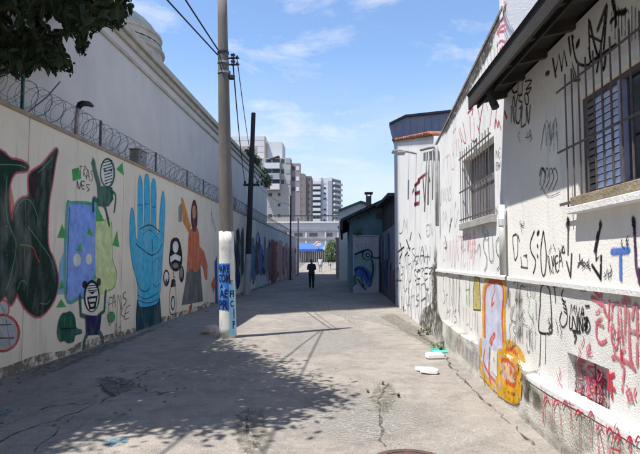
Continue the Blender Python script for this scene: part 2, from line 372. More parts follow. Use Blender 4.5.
for i, (pts, w) in enumerate([([(0, 441), (30, 428), (56, 420), (76, 411), (100, 403), (112, 396), (122, 386), (138, 377), (152, 370), (165, 369)], .05),
        ([(30, 454), (52, 437), (64, 424), (76, 412)], .05), ([(112, 396), (104, 387), (100, 383)], .10), ([(122, 386), (112, 382), (104, 381)], .09),
        ([(138, 377), (140, 388), (150, 393), (162, 392), (190, 391)], .045), ([(0, 428), (30, 414), (52, 406), (80, 405), (98, 401)], .04),
        ([(325, 300), (330, 312), (345, 318), (360, 328)], .03),
        ([(311, 372), (311, 384)], .02), ([(322, 388), (330, 386), (331, 392)], .03), ([(388, 382), (381, 395), (380, 420), (384, 452)], .05), ([(250, 408), (246, 425), (252, 452)], .05),
        ([(440, 350), (455, 372), (480, 398), (510, 425), (540, 452)], .05)]):
    ground_line(pts, w, CRK, 0.0035 + i * 0.0006, i)
# pale strip of newer concrete towards the white house, crumbled and mossy patches
def ground_patch(px, m, d, seed, name='patch'):
    rn = random.Random(seed); A = [onZ(*p) for p in px]; P = cr([(a.x, a.y) for a in A], True, 8)
    P = [(x + rn.gauss(0, .025), y + rn.gauss(0, .035)) for x, y in P]
    n = len(P); c = (sum(p[0] for p in P) / n, sum(p[1] for p in P) / n); vs, fs, so = soft_fan(P, c, .6); b = MB(); b.soft = so; b.add([(x, y, bumpy(x, y) + d) for x, y in vs], fs, m); return b.build(name, pave)
CONC = mat('pale_concrete', (.31, .292, .268, 1), (.24, .225, .205, 1), scale=6, bump=.4, bscale=60, alpha=(26, .34, .66), soft=True)
MOSSG = mat('moss_ground', (.13, .115, .075, 1), (.19, .175, .14, 1), scale=9, bump=.6, bscale=50, alpha=(11.0, .40, .70), soft=True)
DARKP = mat('dark_asphalt_patch', (.10, .097, .093, 1), (.15, .145, .138, 1), scale=6, bump=.6, bscale=60, alpha=(9.0, .36, .66), soft=True)
ground_patch([(330, 309), (352, 313), (388, 318), (424, 332), (436, 341), (410, 333), (372, 322), (340, 317)], CONC, 0.004, 1)
ground_patch([(390, 312), (410, 322), (440, 346), (448, 352), (425, 345), (398, 328), (378, 316)], MOSSG, 0.006, 2)
ground_patch([(96, 379), (120, 376), (140, 384), (126, 394), (100, 392)], DARKP, 0.004, 3)
ground_patch([(236, 412), (262, 408), (268, 454), (240, 456)], MOSSG, 0.005, 5)
ground_patch([(372, 388), (392, 382), (394, 410), (374, 412)], MOSSG, 0.007, 6)
ground_patch([(20, 372), (80, 352), (120, 340), (160, 327), (150, 333), (90, 358), (20, 385)], MOSSG, 0.008, 7)
ground_patch([(-6, 413), (9, 410), (7, 416), (-6, 418)], mat('teal_spill', C('#4d7f8f'), C('#3f6a7c'), alpha=(14, .42, .62), soft=True), 0.009, 8)
ground_patch([(108, 440), (128, 437), (126, 444), (110, 447)], MATS['teal_spill'], 0.010, 9)
ground_patch([(270, 330), (330, 326), (380, 335), (352, 352), (300, 356)], CONC, 0.0044, 15)
ground_patch([(300, 400), (360, 392), (420, 404), (430, 430), (360, 448), (305, 432)], CONC, 0.0046, 16)
# fallen leaves
fl = MB(); rn = random.Random(61); FLM = mat('fallen_leaf', (.16, .10, .045, 1), (.09, .07, .03, 1), scale=15); FLM2 = mat('fallen_leaf_pale', (.30, .24, .13, 1), (.2, .15, .08, 1), scale=15)
for _ in range(170):
    q = rn.random()
    if q < .45: y_ = rn.uniform(5.5, 18); x_ = XLW + .05 + abs(rn.gauss(0, .22))
    elif q < .8: x_, y_ = rn.gauss(-2.6, 1.0), rn.gauss(7, 1.8)
    else: continue
    if not (XLW + .03 < x_ < 1.84 and 3.5 < y_): continue
    a_ = rn.uniform(0, 6.28); l = rn.uniform(.025, .05); d1 = Vector((math.cos(a_), math.sin(a_), 0)) * l; d2 = Vector((-math.sin(a_), math.cos(a_), 0)) * l * .45; p = Vector((x_, y_, bumpy(x_, y_) + .007))
    fl.add([p - d1, p + d2 + Vector((0, 0, rn.uniform(0, .012))), p + d1 + Vector((0, 0, rn.uniform(0, .02))), p - d2], [(0, 1, 2), (0, 2, 3)], FLM if rn.random() < .7 else FLM2)
tag(fl.build('fallen_leaves'), 'small dry brown leaves scattered over the pavement and along both walls', 'leaves', kind='stuff')
# loose grit and stones
grit = MB(); GRM = mat('grit', (.42, .40, .37, 1), (.20, .19, .18, 1), scale=25); rn = random.Random(5)
for cx, cy, sx_, sy_, n in ((251, 438, 7, 14, 90), (381, 396, 8, 8, 80), (384, 430, 14, 18, 60), (480, 400, 30, 30, 60), (320, 400, 90, 40, 110), (120, 380, 20, 8, 50), (420, 340, 14, 6, 30)):
    for _ in range(n):
        p = gpt(rn.gauss(cx, sx_), min(454, max(300, rn.gauss(cy, sy_))), 0.0); r = rn.uniform(.004, .014) * (1.5 if rn.random() < .12 else 1)
        a = [p + Vector((rn.uniform(.6, 1.2) * r * math.cos(k * 1.57), rn.uniform(.6, 1.2) * r * math.sin(k * 1.57), 0.001)) for k in range(4)]
        grit.add(a + [p + Vector((rn.uniform(-.3, .3) * r, rn.uniform(-.3, .3) * r, r * .9 + .004))], [(0, 1, 4), (1, 2, 4), (2, 3, 4), (3, 0, 4)], GRM)
tag(grit.build('grit'), 'loose pale grit and small stones scattered over the pavement', 'grit', kind='stuff')
# manhole
mh = onZ(411, 466); mhe = empty('manhole_cover', (mh.x, mh.y, 0.0), 'round rusty iron manhole cover set in the alley pavement', 'manhole')
IRON = mat('rusty_iron', (.14, .075, .06, 1), (.07, .05, .045, 1), scale=12, rough=.7, bump=.4, bscale=60, metal=.3)
MB().lathe((mh.x, mh.y, 0), [(.33, 0), (.33, .022), (.27, .022), (.27, .012)], IRON, 28).build('rim', mhe)
MB().lathe((mh.x, mh.y, 0), [(.265, 0), (.265, .018), (.25, .02)], IRON, 28).build('lid', mhe)

# ================================================================== left boundary wall
XL = -4.8; WH = 3.83
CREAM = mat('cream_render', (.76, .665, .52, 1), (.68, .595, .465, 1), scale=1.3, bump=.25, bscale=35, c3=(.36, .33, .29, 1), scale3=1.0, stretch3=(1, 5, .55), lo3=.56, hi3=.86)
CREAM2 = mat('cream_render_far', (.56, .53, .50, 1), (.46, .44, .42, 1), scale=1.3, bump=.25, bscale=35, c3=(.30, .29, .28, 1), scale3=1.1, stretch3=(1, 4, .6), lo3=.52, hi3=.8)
COPE = mat('coping_brown', (.38, .29, .20, 1), (.27, .21, .15, 1), scale=5, bump=.4, bscale=30)
DIRT = mat('wall_foot_dirt', (.13, .115, .09, 1), (.20, .18, .15, 1), scale=6, alpha=(7, .40, .62))
bw = empty('boundary_wall', (XL - .09, 20, 0), 'long cream panelled boundary wall covered with colourful murals below the razor wire', 'wall')
seams = [onX(21.5, 360, XL).y]; s0 = seams[0]; step = onX(121, 300, XL).y - s0
yb = [s0 - 3 * step + k * step for k in range(18)]
for k in range(len(yb) - 1):
    y0, y1 = yb[k] + .008, yb[k + 1] - .008
    if y0 < -5: continue
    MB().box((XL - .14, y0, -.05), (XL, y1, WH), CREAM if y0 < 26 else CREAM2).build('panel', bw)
    MB().box((XL - .13, y1, -.05), (XL - .014, y1 + .016, WH), mat('joint', (.12, .11, .10, 1))).build('joint', bw)
    MB().box((XL - .19, y0 - .008, WH), (XL + .025, y1 + .008, WH + .07), COPE).build('coping', bw, bevel=.008)
YEND = yb[-1]
foot = Art(Surf('x', XL, 1), .0012); rn = random.Random(11)
top = [(y * .35 - 3, .06 + .10 * max(0, noise.noise(Vector((y * .3, 0, 5))) + .5) + rn.uniform(0, .05)) for y in range(150)]
foot.poly([(-3, 0)] + [(49, 0)] + top[::-1], DIRT, raw=True); foot.done('dirt_band', bw)

# ---- murals, all flat paint on the wall
LS = Surf('x', XL, 1.0)
dkg, ltg, pink, red, sal = paint('#173026'), paint('#4f8a5c'), paint('#c8526a'), paint('#c2402f'), paint('#d98a72')
a = Art(LS)
A1 = [(-6, 161), (12, 160.5), (22, 162.5), (28, 166.5), (25, 170), (15, 171.5), (9.5, 182), (8, 197), (9.5, 214), (14, 229), (18.5, 241), (18, 262), (18, 286), (14, 299), (9.5, 304), (6, 295), (-6, 291)]
B1 = [(56.5, 149.5), (55, 161), (51.5, 184), (48, 206), (47.4, 244), (54, 262), (57.5, 279), (55, 296), (47, 309.5), (38, 315.5), (29, 311), (22, 302), (17.5, 290), (17, 268), (19, 244), (14.5, 230), (12.7, 219), (16, 206), (22, 199.5), (29.3, 196), (29.6, 176), (42, 166)]
a.poly([(9, 184), (13, 200), (15, 222), (22, 243), (17, 243), (12, 228)], sal, True); a.line(A1, .09, pink, closed=True); a.line(B1, .095, pink, closed=True)
a.poly(A1, dkg, True); a.poly(B1, dkg, True)
a.line([(-6, 165), (8, 164.5), (20, 165.5), (26, 168)], .022, ltg); a.line([(7, 176), (5.5, 200), (8, 222), (15, 240), (15.5, 252), (10, 278), (6, 290)], .022, ltg)
a.line([(53, 157), (42, 169), (33, 177), (31.5, 186)], .02, ltg); a.line([(14.5, 214), (18, 205), (25, 199), (32, 203), (37, 216), (38, 226)], .022, ltg)
a.line([(25, 199), (25.5, 222), (24, 262)], .012, ltg); a.line([(28, 227), (32, 232), (42, 246), (50, 258), (55, 274)], .022, ltg); a.line([(20, 245), (32, 247), (36, 256), (39, 262)], .03, red); a.line([(20, 244), (32, 246.5)], .02, ltg)
a.line([(17.5, 290), (20, 282), (24, 281), (26.5, 284)], .02, ltg); a.line([(40, 303), (46, 304), (50, 300)], .02, ltg); a.line([(36, 317), (36, 352)], .035, sal, taper=True); a.line([(33.5, 315), (34, 332)], .025, red, taper=True)
a.poly([(30, 178), (37, 171), (38, 196), (33, 198)], paint('#3a2326'))
a.ell(3, 309, 5.8, 8.5, red); a.ell(3, 309, 4.6, 7.2, paint('#b9b6b0')); a.ell(2, 333, 17.5, 18.5, red); a.ell(2, 333, 15, 16.2, paint('#aeadaa'))
a.line([(-6, 325), (11, 324.5)], .018, dkg); a.line([(-6, 338), (14, 338)], .018, dkg); a.line([(6, 320), (10, 349)], .012, paint('#3b5d90')); a.line([(0, 304), (6, 316)], .012, paint('#5f86b5'))
a.done('painted_lettering', bw)
# the blue block creature with its two helpers
blu, teal, lime, grn, blk, wht, tgr, navy = paint('#86a6ea'), paint('#1f6f68'), paint('#d3df9c'), paint('#4fa65a'), paint('#141616'), paint('#e6e3da', .2), paint('#1c5a4a'), paint('#22234f')
a = Art(LS)
a.poly([(60, 262), (67, 244), (67, 294), (57, 294)], paint('#7fb6cf')); a.poly([(66, 210), (72, 202), (91, 203), (98, 208), (97.5, 297), (82, 298), (65, 297)], paint('#58a48a'), True); a.poly([(68.5, 211), (73, 205), (90, 206), (95.8, 210), (95.8, 293.5), (80, 295), (66.5, 294)], blu, True)
a.line([(69.5, 208), (68, 240), (66.5, 294)], .03, teal); a.ell(77, 260, 3.6, 6, wht); a.ell(88.7, 259, 2.8, 5, wht)
a.poly([(96, 222), (104, 220), (111.5, 222), (112.5, 258), (116.5, 272), (114.5, 286), (108, 290.5), (97, 288)], lime, True); a.line([(104, 224), (104.5, 255)], .02, wht); a.line([(111.5, 222), (112.5, 258), (116.5, 272), (114.5, 286), (108, 290.5)], .022, grn)
for t_ in ([(62, 225), (57.5, 237.5), (67, 237.5)], [(89, 226.5), (86.5, 234), (93.5, 236.5)], [(81, 241.5), (76, 250.5), (82, 252)], [(117, 231), (112.5, 245), (119, 247)], [(61, 299), (56, 307.5), (66, 307)], [(62, 279), (59, 289), (64, 288)], [(122.5, 163), (116.5, 169), (123.5, 175)], [(97, 206), (104, 221), (96, 221)], [(94, 273), (92, 280), (97, 278)]):
    a.poly(t_, grn)
a.poly([(72, 170), (78.5, 168), (81, 178), (73, 180.5)], grn); letters(a, 'TRAS', (79, 166), (93, 170), (93, 181), (79, 177), .018, blk); letters(a, 'NES', (76, 180), (90, 184), (90, 193), (76, 187), .018, blk)
# green climber
a.line([(93, 162), (95, 172), (99, 186)], .17, tgr); a.poly([(97, 186), (112, 188), (113, 199), (108, 206), (98, 206)], tgr); a.line([(99, 203), (93.5, 199), (93, 211)], .10, tgr); a.line([(110, 190), (115.5, 196), (114, 212)], .07, tgr); a.line([(100, 203), (105, 208), (109, 225)], .09, tgr)
a.ell(107.4, 173, 7.3, 14.5, tgr); a.ell(107, 173, 5.8, 12.5, wht)
for k in range(8): a.line([(102.5 + .3 * k, 163 + 3.0 * k), (111.8, 160.5 + 3.0 * k)], .022, blk, smooth=False)
a.poly([(102.5, 169), (106, 170), (105, 172)], blk); a.poly([(108.5, 170), (112.3, 168), (111.5, 171.5)], blk)
# laughing lifter
a.line([(79.5, 296), (80.5, 315), (90, 318)], .10, tgr, smooth=False); a.line([(105.5, 291), (104, 311), (98, 316)], .09, tgr, smooth=False)
a.poly([(85, 316), (101, 316), (99, 334), (86, 335)], navy); a.line([(88, 332), (84, 341), (83, 353)], .10, tgr); a.line([(98, 331), (102, 337), (103, 348)], .10, tgr)
a.ell(84.5, 284.5, 2.4, 4, blk); a.ell(98.5, 282, 2.2, 4, blk); a.ell(91.5, 296, 7.6, 15.5, blk); a.ell(91.5, 297, 6.2, 13.5, wht)
for k in range(3): a.line([(87, 286 + 2.4 * k), (96.5, 285 + 2.4 * k)], .02, blk, smooth=False)
a.poly([(88, 292), (95.5, 291), (92, 294.5)], blk); a.poly([(86.5, 297.5), (97, 296), (95, 308), (89, 309)], blk); a.poly([(88, 299), (95.5, 298), (95, 301.5), (88.5, 302)], wht); a.poly([(89.5, 304), (94, 303.5), (93, 306.5), (90.5, 307)], wht)
# pot
a.poly([(59, 320), (62, 314), (66, 313), (70, 312), (74, 317), (76, 328), (80.5, 330), (81, 333), (75, 335), (73, 341), (68, 342.5), (64, 340), (60, 341), (57, 333)], tgr, smooth=True); a.line([(60, 329), (75, 328)], .02, blk); a.line([(64, 316), (64, 327)], .015, ltg); a.line([(69, 315), (70, 327)], .015, ltg)
letters(a, 'FANS', (107, 297), (126, 292), (126, 305), (107, 312), .018, blk); letters(a, 'VIRE', (106, 314), (129, 305), (129, 318), (107, 325), .018, blk); letters(a, 'JAH', (110, 325), (121, 321), (121, 332), (111, 337), .016, blk); a.ell(111, 317, 3.5, 5, paint('#5b9a62'))
a.done('painted_block_creature', bw)
# the blue hand
hb, hd, hk = paint('#45b2d6'), paint('#1a5f73'), paint('#0d2731')
H = [(131.8, 208.5), (134, 216), (135.6, 236), (137.8, 243), (138, 226), (138.2, 187), (140, 176.5), (142.2, 187), (142.8, 226), (144.3, 227), (144.4, 184), (146.8, 175), (149.2, 184), (149.6, 227), (151, 227), (151.3, 188), (153.6, 179.5), (156, 189), (156, 229), (158.6, 233), (160, 214), (161.2, 200), (163, 192), (164.8, 203), (163.6, 236), (162.5, 255), (161, 280), (158.5, 300), (152, 305), (143, 306.5), (138.5, 303), (137.3, 282), (133, 266), (130.3, 246), (130, 228), (130.4, 215)]
a = Art(LS); a.poly([(137, 300), (160, 298), (161.5, 326), (160, 328), (136.5, 336), (136, 318)], paint('#11444f')); a.line([(148, 306), (148, 331)], .05, hd)
a.line(H, .06, hk, closed=True); a.poly(H, hb, True)
a.line([(136, 244), (142, 249), (151, 255), (158, 252), (162, 244)], .028, hk); a.line([(140, 229), (150, 225), (160, 232)], .03, hk); a.line([(143, 234), (150, 230), (159, 240)], .016, hk); a.line([(152, 241), (152.5, 255), (152, 272)], .022, hk); a.line([(152, 240), (152.5, 250)], .06, hd)
a.line([(137, 282), (141, 290), (147, 291), (149, 288)], .022, hk); a.line([(138, 295), (146, 299), (158, 293)], .02, hk); a.line([(138, 300), (148, 303), (158.5, 299)], .02, hk); a.line([(153, 284), (156, 287), (160, 283)], .018, hk); a.line([(153, 262), (158, 258), (161, 266)], .02, hd)
for xx, yy in ((140, 205), (146.8, 204), (153.6, 207)): a.line([(xx - 1.9, yy), (xx + 1.9, yy)], .02, hd)
a.done('painted_hand', bw)
# capped head, small skulls and bottle in black
gry = paint('#8d8a86'); a = Art(LS)
a.poly([(170, 250), (171, 241), (175, 238), (179, 240), (181.5, 250), (182, 262), (180, 268), (176, 271), (171, 268), (169, 260)], blk, smooth=True); a.ell(175.5, 247, 2.8, 5.5, wht); a.poly([(170, 257), (175, 254), (181, 257), (180, 261), (175, 259), (170.5, 262)], wht); a.ell(175.6, 265.5, 2.6, 2.4, gry)
a.ell(166.2, 278, 3.0, 8, blk); a.ell(166.2, 277, 2.0, 5, wht); a.ell(166.2, 281, .8, 2, blk); a.ell(181.5, 274, 2.3, 8, blk); a.ell(181.5, 273, 1.4, 5, gry); a.line([(173.5, 272), (173.5, 277), (175, 277)], .03, blk, smooth=False)
a.line([(171, 285), (172.5, 280), (174.5, 280), (175.5, 286), (175.8, 311), (170, 313), (169.5, 296), (171, 285)], .04, blk); a.ell(172.8, 303, 1.9, 7, blk); a.ell(172.8, 303, 1.2, 5, wht); a.poly([(171.5, 280), (174.5, 279.5), (175, 286), (171, 287)], blk); a.line([(168, 315), (169, 321)], .02, blk); a.line([(175, 312), (175.5, 318)], .02, blk)
a.done('painted_cap_head', bw)
# woman in orange
org, brn, skn, sgr = paint('#cf6f4a'), paint('#5a2f28'), paint('#c98d6e'), paint('#6a6867'); a = Art(LS)
a.poly([(187.8, 262), (200, 260), (201.5, 285), (203, 301), (192, 303), (181.5, 305), (185, 285)], sgr); a.poly([(189, 232), (193, 229), (198, 230), (199.5, 246), (200, 266), (195, 272), (191, 268), (187, 272), (188, 250)], org, True)
a.poly([(181, 197), (183, 199), (190.5, 226), (189.5, 234), (183, 222)], paint('#d28a3e')); a.poly([(178.5, 207), (181.5, 203), (182, 221), (178.5, 222)], gry); a.poly([(199, 246), (204, 252), (207.5, 266), (207, 280), (205, 279), (203, 268), (199, 262)], org)
a.ell(194.2, 216, 3.2, 16, brn); a.ell(193.9, 212, 1.9, 6.5, skn); a.line([(193, 211), (193.3, 213)], .02, brn); a.poly([(189, 307), (192, 303), (191.5, 309), (189.5, 315)], red)
a.done('painted_orange_woman', bw)
# the run of murals beyond the concrete pole
a = Art(LS); rn = random.Random(21); a.line([(211, 212), (213, 220), (215.5, 231)], .05, blk); a.line([(213, 226), (211, 218)], .03, blk); a.poly([(214.5, 262), (217, 256), (218, 310), (215.5, 312)], paint('#2558a8')); a.poly([(211, 284), (214, 277), (216, 283), (213.5, 293)], org)
for k in range(46):                                           # crowded tall shapes in muted, weathered colours
    cx_ = 233 + 62 * (k / 46) ** .8 + rn.uniform(-1.5, 1.5)
    if 243 < cx_ < 248: continue
    top_, bot = 260 - (343 - cx_) * rn.uniform(.12, .34), 260 + (343 - cx_) * rn.uniform(.10, .30); w_ = (343 - cx_) * rn.uniform(.012, .035); hgt = bot - top_
    P_ = [(cx_ + w_ * rn.uniform(-.3, .3), top_)] + [(cx_ + w_ * rn.uniform(.5, 1.1), top_ + hgt * f_) for f_ in (.15, .35, .6, .85)] + [(cx_, bot)] + [(cx_ - w_ * rn.uniform(.5, 1.1), top_ + hgt * f_) for f_ in (.85, .6, .35, .15)]
    c_ = rn.choice(['#27305c', '#4b3a34', '#39453f', '#6167a8', '#5d8092', '#7f8b8a', '#20242a', '#36405f'] if cx_ < 267 else ['#8c3f33', '#a05548', '#6b4a2a', '#c98a8a', '#9a97a6', '#4f5c4d', '#b8897e', '#6b5c6e', '#9fa07c'])
    a.line(P_, .05, paint('#1c1d24'), closed=True); a.poly(P_, paint(c_), True)
    if k % 2: a.ell(cx_, top_ + hgt * .14, w_ * .55, hgt * .10, paint(rn.choice(['#7a5540', '#1d2030', '#8f93c6', '#a9a59c'])))
    a.line([(cx_ + rn.uniform(-.5, .5) * w_, top_ + hgt * f_) for f_ in (.3, .45, .6, .8)], .06, paint(rn.choice(['#1d2030', '#c9c3b8', '#5b6fa0', '#74483c'])))
for x0, x1, yt, c_ in ((271, 274, 239, '#8c3f33'), (274.4, 276.4, 241, '#a05548'), (279, 282.2, 240, '#c98a8a'), (283.4, 285.4, 246, '#b8897e'), (287, 289.5, 247, '#9fa07c')):
    yb_ = 260 + (343 - x0) * .325; a.poly([(x0, yt), (x1, yt + .35 * (x1 - x0)), (x1, yb_ - .33 * (x1 - x0)), (x0, yb_)], paint(c_, .42))
a.done('painted_far_figures', bw)

# ---- razor wire, posts, lamp and box on the wall
WIRE = mat('galvanised_wire', (.17, .17, .18, 1), (.11, .11, .115, 1), rough=.5, metal=.5, scale=20); zt = WH + .07
for i, (y0, y1) in enumerate(((2.0, 9.0), (9.0, 16.0), (16.0, 30.0), (30.0, 48.0))):
    rn = random.Random(30 + i); pitch = .19 if y0 < 16 else .3; n = int((y1 - y0) / pitch * 14); pts = []
    for k in range(n + 1):
        y = y0 + (y1 - y0) * k / n; th = 2 * math.pi * (y - y0) / pitch; r = .25 + .035 * noise.noise(Vector((y * .9, i, 2)))
        pts.append((XL - .08 + r * math.cos(th) + .02 * noise.noise(Vector((y, 4, 4))), y + .09 * math.sin(th * .5 + y), zt + .262 + r * math.sin(th)))
    b = MB(); b.tube(pts, .0038 if y0 < 16 else .006, WIRE, 4)
    wv = b.build('razor_wire'); tag(wv, ['coil of razor wire on the wall above the dark green lettering', 'coil of razor wire on the wall above the painted blue hand', 'coil of razor wire on the wall behind the concrete pole', 'coil of razor wire on the wall beyond the dark pole'][i], 'razor wire', 'razor wire coils along the boundary wall')
    if y0 < 20:
        bb = MB()
        for k in range(5, n, 5):
            p = Vector(pts[k]); d_ = (Vector(pts[k + 1]) - Vector(pts[k - 1])).normalized() if k < n else Vector((0, 0, 1)); o_ = d_.orthogonal().normalized() * .005
            bb.add([p - d_ * .024 + o_, p - d_ * .006 - o_, p + d_ * .024 + o_, p + d_ * .006 - o_], [(0, 1, 2), (0, 3, 2)], WIRE)
        tag(bb.build('barb_row', wv), kind='stuff')
    sb = MB()
    for hh in (.12, .42): sb.tube([(XL - .08, y0 + (y1 - y0) * k / 12, zt + hh + .01 * math.sin(k)) for k in range(13)], .003, WIRE, 4)
    sb.build('line_wire', wv)
GPOST = mat('green_post_paint', C('#2c6f5c'), C('#1d4a3f'), rough=.6, scale=12)
yp = onX(22, 108, XL - .08).y
for i, y in enumerate([yp] + [onX(x, 0, XL - .08).y for x in (104, 159, 190, 206, 222, 237, 248)]):
    e = empty('wire_post', (XL - .08, y, zt), ['green angle-iron razor wire post with a bent foot and slanting brace', 'thin razor wire post beside the grey metal box', 'thin razor wire post above the painted hand fingers', 'thin razor wire post above the woman in orange', 'thin razor wire post just before the concrete pole', 'thin razor wire post just behind the concrete pole', 'thin razor wire post just before the dark pole', 'thin razor wire post just beyond the dark pole'][i], 'post', 'posts carrying the razor wire')
    b = MB(); b.box((XL - .1, y - .018, zt), (XL - .06, y + .018, zt + .56), GPOST if i == 0 else WIRE); b.build('upright', e)
    MB().box((XL - .13, y - .03, zt), (XL - .03, y + .10, zt + .012), WIRE).build('foot_plate', e)
    if i == 0: MB().tube([(XL - .08, y + .12, zt + .01), onX(47, 97, XL - .05), onX(60, 82, XL - .05)], .012, WIRE, 6).build('brace', e)
LAMPW = mat('lamp_body', (.45, .42, .38, 1), (.30, .27, .24, 1), rough=.5, scale=14); LAMPK = mat('lamp_hood', (.015, .015, .016, 1), rough=.5)
p0 = onX(76.5, 128, XL - .07); p1 = onX(78, 107, XL - .07); p0.z = zt; e = empty('wall_lamp', p0, 'small lamp with pale stem and black curved hood rising from the razor wire', 'lamp')
MB().tube([p0, p0.lerp(p1, .5), p1], [.05, .045, .04], LAMPW, 10).build('stem', e, smooth=True); MB().lathe(p0, [(.065, 0), (.065, .02), (.05, .03)], LAMPW, 12).build('base', e)
b = MB(); q = [p1 + Vector((.0, 0, -.02)), p1 + Vector((.03, .02, .05)), onX(83, 103.5, XL + .02), onX(89, 104, XL + .05), onX(92.5, 106, XL + .06)]; b.tube(q, [.045, .06, .055, .05, .03], LAMPK, 10); b.build('hood', e, smooth=True)
pc = onX(138.5, 168, XL - .07); pc.z = zt; e = empty('junction_box', pc, 'grey weathered metal box standing on the wall amid the razor wire', 'metal box')
ZINC = mat('weathered_zinc', (.33, .31, .27, 1), (.20, .185, .16, 1), rough=.5, metal=.3, scale=9, bump=.3)
MB().box((pc.x - .13, pc.y - .24, zt), (pc.x + .11, pc.y + .24, zt + .34), ZINC).build('case', e, bevel=.015); MB().box((pc.x - .15, pc.y - .26, zt + .34), (pc.x + .13, pc.y + .26, zt + .365), ZINC).build('lid', e, bevel=.006)
MB().box((pc.x + .11, pc.y - .19, zt + .05), (pc.x + .118, pc.y + .19, zt + .30), ZINC).build('door', e); MB().tube([(pc.x + .125, pc.y - .13, zt + .15), (pc.x + .125, pc.y - .13, zt + .2)], .01, LAMPK, 6).build('latch', e)

# ================================================================== the warehouse behind it
XS = -5.45; SH = EYE + 1.05 * 5.45
SHW = mat('warehouse_white', (.63, .575, .525, 1), (.56, .51, .465, 1), scale=.7, bump=.2, bscale=25, c3=(.43, .41, .39, 1), scale3=.55, stretch3=(1, 1.6, .6), lo3=.50, hi3=.9)
MOLD = mat('cornice_cream', (.50, .46, .38, 1), (.38, .35, .29, 1), scale=3, bump=.3, bscale=22)
y1s = onX(267, 186, XS).y; wh = empty('warehouse', (-11, 18, 0), 'tall windowless pale warehouse with cream cornice behind the mural wall', 'warehouse')
MB().box((-17, -3, -.1), (XS, y1s, SH), SHW).build('wall', wh)
for k, (z0, z1, o_) in enumerate(((SH - .62, SH - .52, .05), (SH - .28, SH - .10, .08), (SH - .098, SH + .06, .17), (SH + .062, SH + .16, .11))):
    MB().box((-17.2, -3.2, z0), (XS + o_, y1s + o_, z1), MOLD).build('cornice_band', wh, bevel=.02)
cpt = (-7.25, 16.2); tk = empty('roof_tank', (cpt[0], cpt[1], SH + .15), 'round cream domed tank with moulded rings rising above the warehouse cornice', 'tank')
prof = [(1.5, 0), (1.5, .75)]; MB().lathe((cpt[0], cpt[1], SH + .15), prof, MOLD, 40).build('drum', tk, smooth=False)
dome = [(1.49 * math.cos(t_ * math.pi / 2 / 10), .75 + 1.35 * math.sin(t_ * math.pi / 2 / 10)) for t_ in range(10)] + [(.02, 2.1)]
MB().lathe((cpt[0], cpt[1], SH + .15), dome, MOLD, 40).build('dome', tk, smooth=True)
for zz, rr in ((.12, 1.57), (.62, 1.58), (1.10, 1.49)):
    MB().lathe((cpt[0], cpt[1], SH + .15 + zz), [(rr - .12, 0), (rr - .02, .02), (rr, .07), (rr - .02, .12), (rr - .12, .14)], MOLD, 40).build('ring', tk, smooth=True)
MB().tube([(cpt[0] + 1.45 * math.cos(t_), cpt[1] + 1.45 * math.sin(t_), SH + 1.05 + .0 * t_) for t_ in [k * math.pi / 16 for k in range(33)]], .04, mat('dark_pipe', (.03, .035, .05, 1), rough=.4), 6).build('band', tk)
# weeds on its far cornice
def sprig(b, p, h, n, rn, m, sz=.05):
    for _ in range(n):
        t_ = rn.random() ** .7; c = Vector(p) + Vector((rn.gauss(0, .3) * h * t_, rn.gauss(0, .3) * h * t_, h * t_)); d1 = Vector((rn.uniform(-1, 1), rn.uniform(-1, 1), rn.uniform(-.4, .7))).normalized(); d2 = d1.orthogonal().normalized()
        l = sz * rn.uniform(.6, 1.4); b.add([c - d1 * l, c + d2 * l * .4, c + d1 * l, c - d2 * l * .4], [(0, 1, 2, 3)], m)
def leafmat(name, c1, c2, trans=.25):
    m = mat(name, c1, c2, rough=.6, scale=5); t = m.node_tree; b = [n for n in t.nodes if n.type == 'BSDF_PRINCIPLED'][0]; o = [n for n in t.nodes if n.type == 'OUTPUT_MATERIAL'][0]
    tr = t.nodes.new('ShaderNodeBsdfTranslucent'); tr.inputs['Color'].default_value = tuple(min(1, c * 1.6) for c in c1[:3]) + (1,); ms = t.nodes.new('ShaderNodeMixShader'); ms.inputs['Fac'].default_value = trans
    t.links.new(b.outputs[0], ms.inputs[1]); t.links.new(tr.outputs[0], ms.inputs[2]); t.links.new(ms.outputs[0], o.inputs['Surface']); return m
WEED = leafmat('weed_leaf', (.07, .10, .035, 1), (.11, .12, .05, 1)); rn = random.Random(3)
for i, lb in enumerate(('scrubby weeds rooted at the far end of the warehouse cornice', 'low weeds trailing along the warehouse cornice by the dark pole')):
    b = MB(); yy = (36.5, 31.5)[i]
    for _ in range(30): sprig(b, (XS + .1 + rn.uniform(-.1, .1), yy + rn.uniform(-2.2, 1.8), SH + .1 + rn.uniform(-.9, 0) * (1 - i)), rn.uniform(.3, .8) * (1 - .3 * i), 28, rn, WEED, .10)
    o = b.build('weeds'); tag(o, lb, 'weeds')

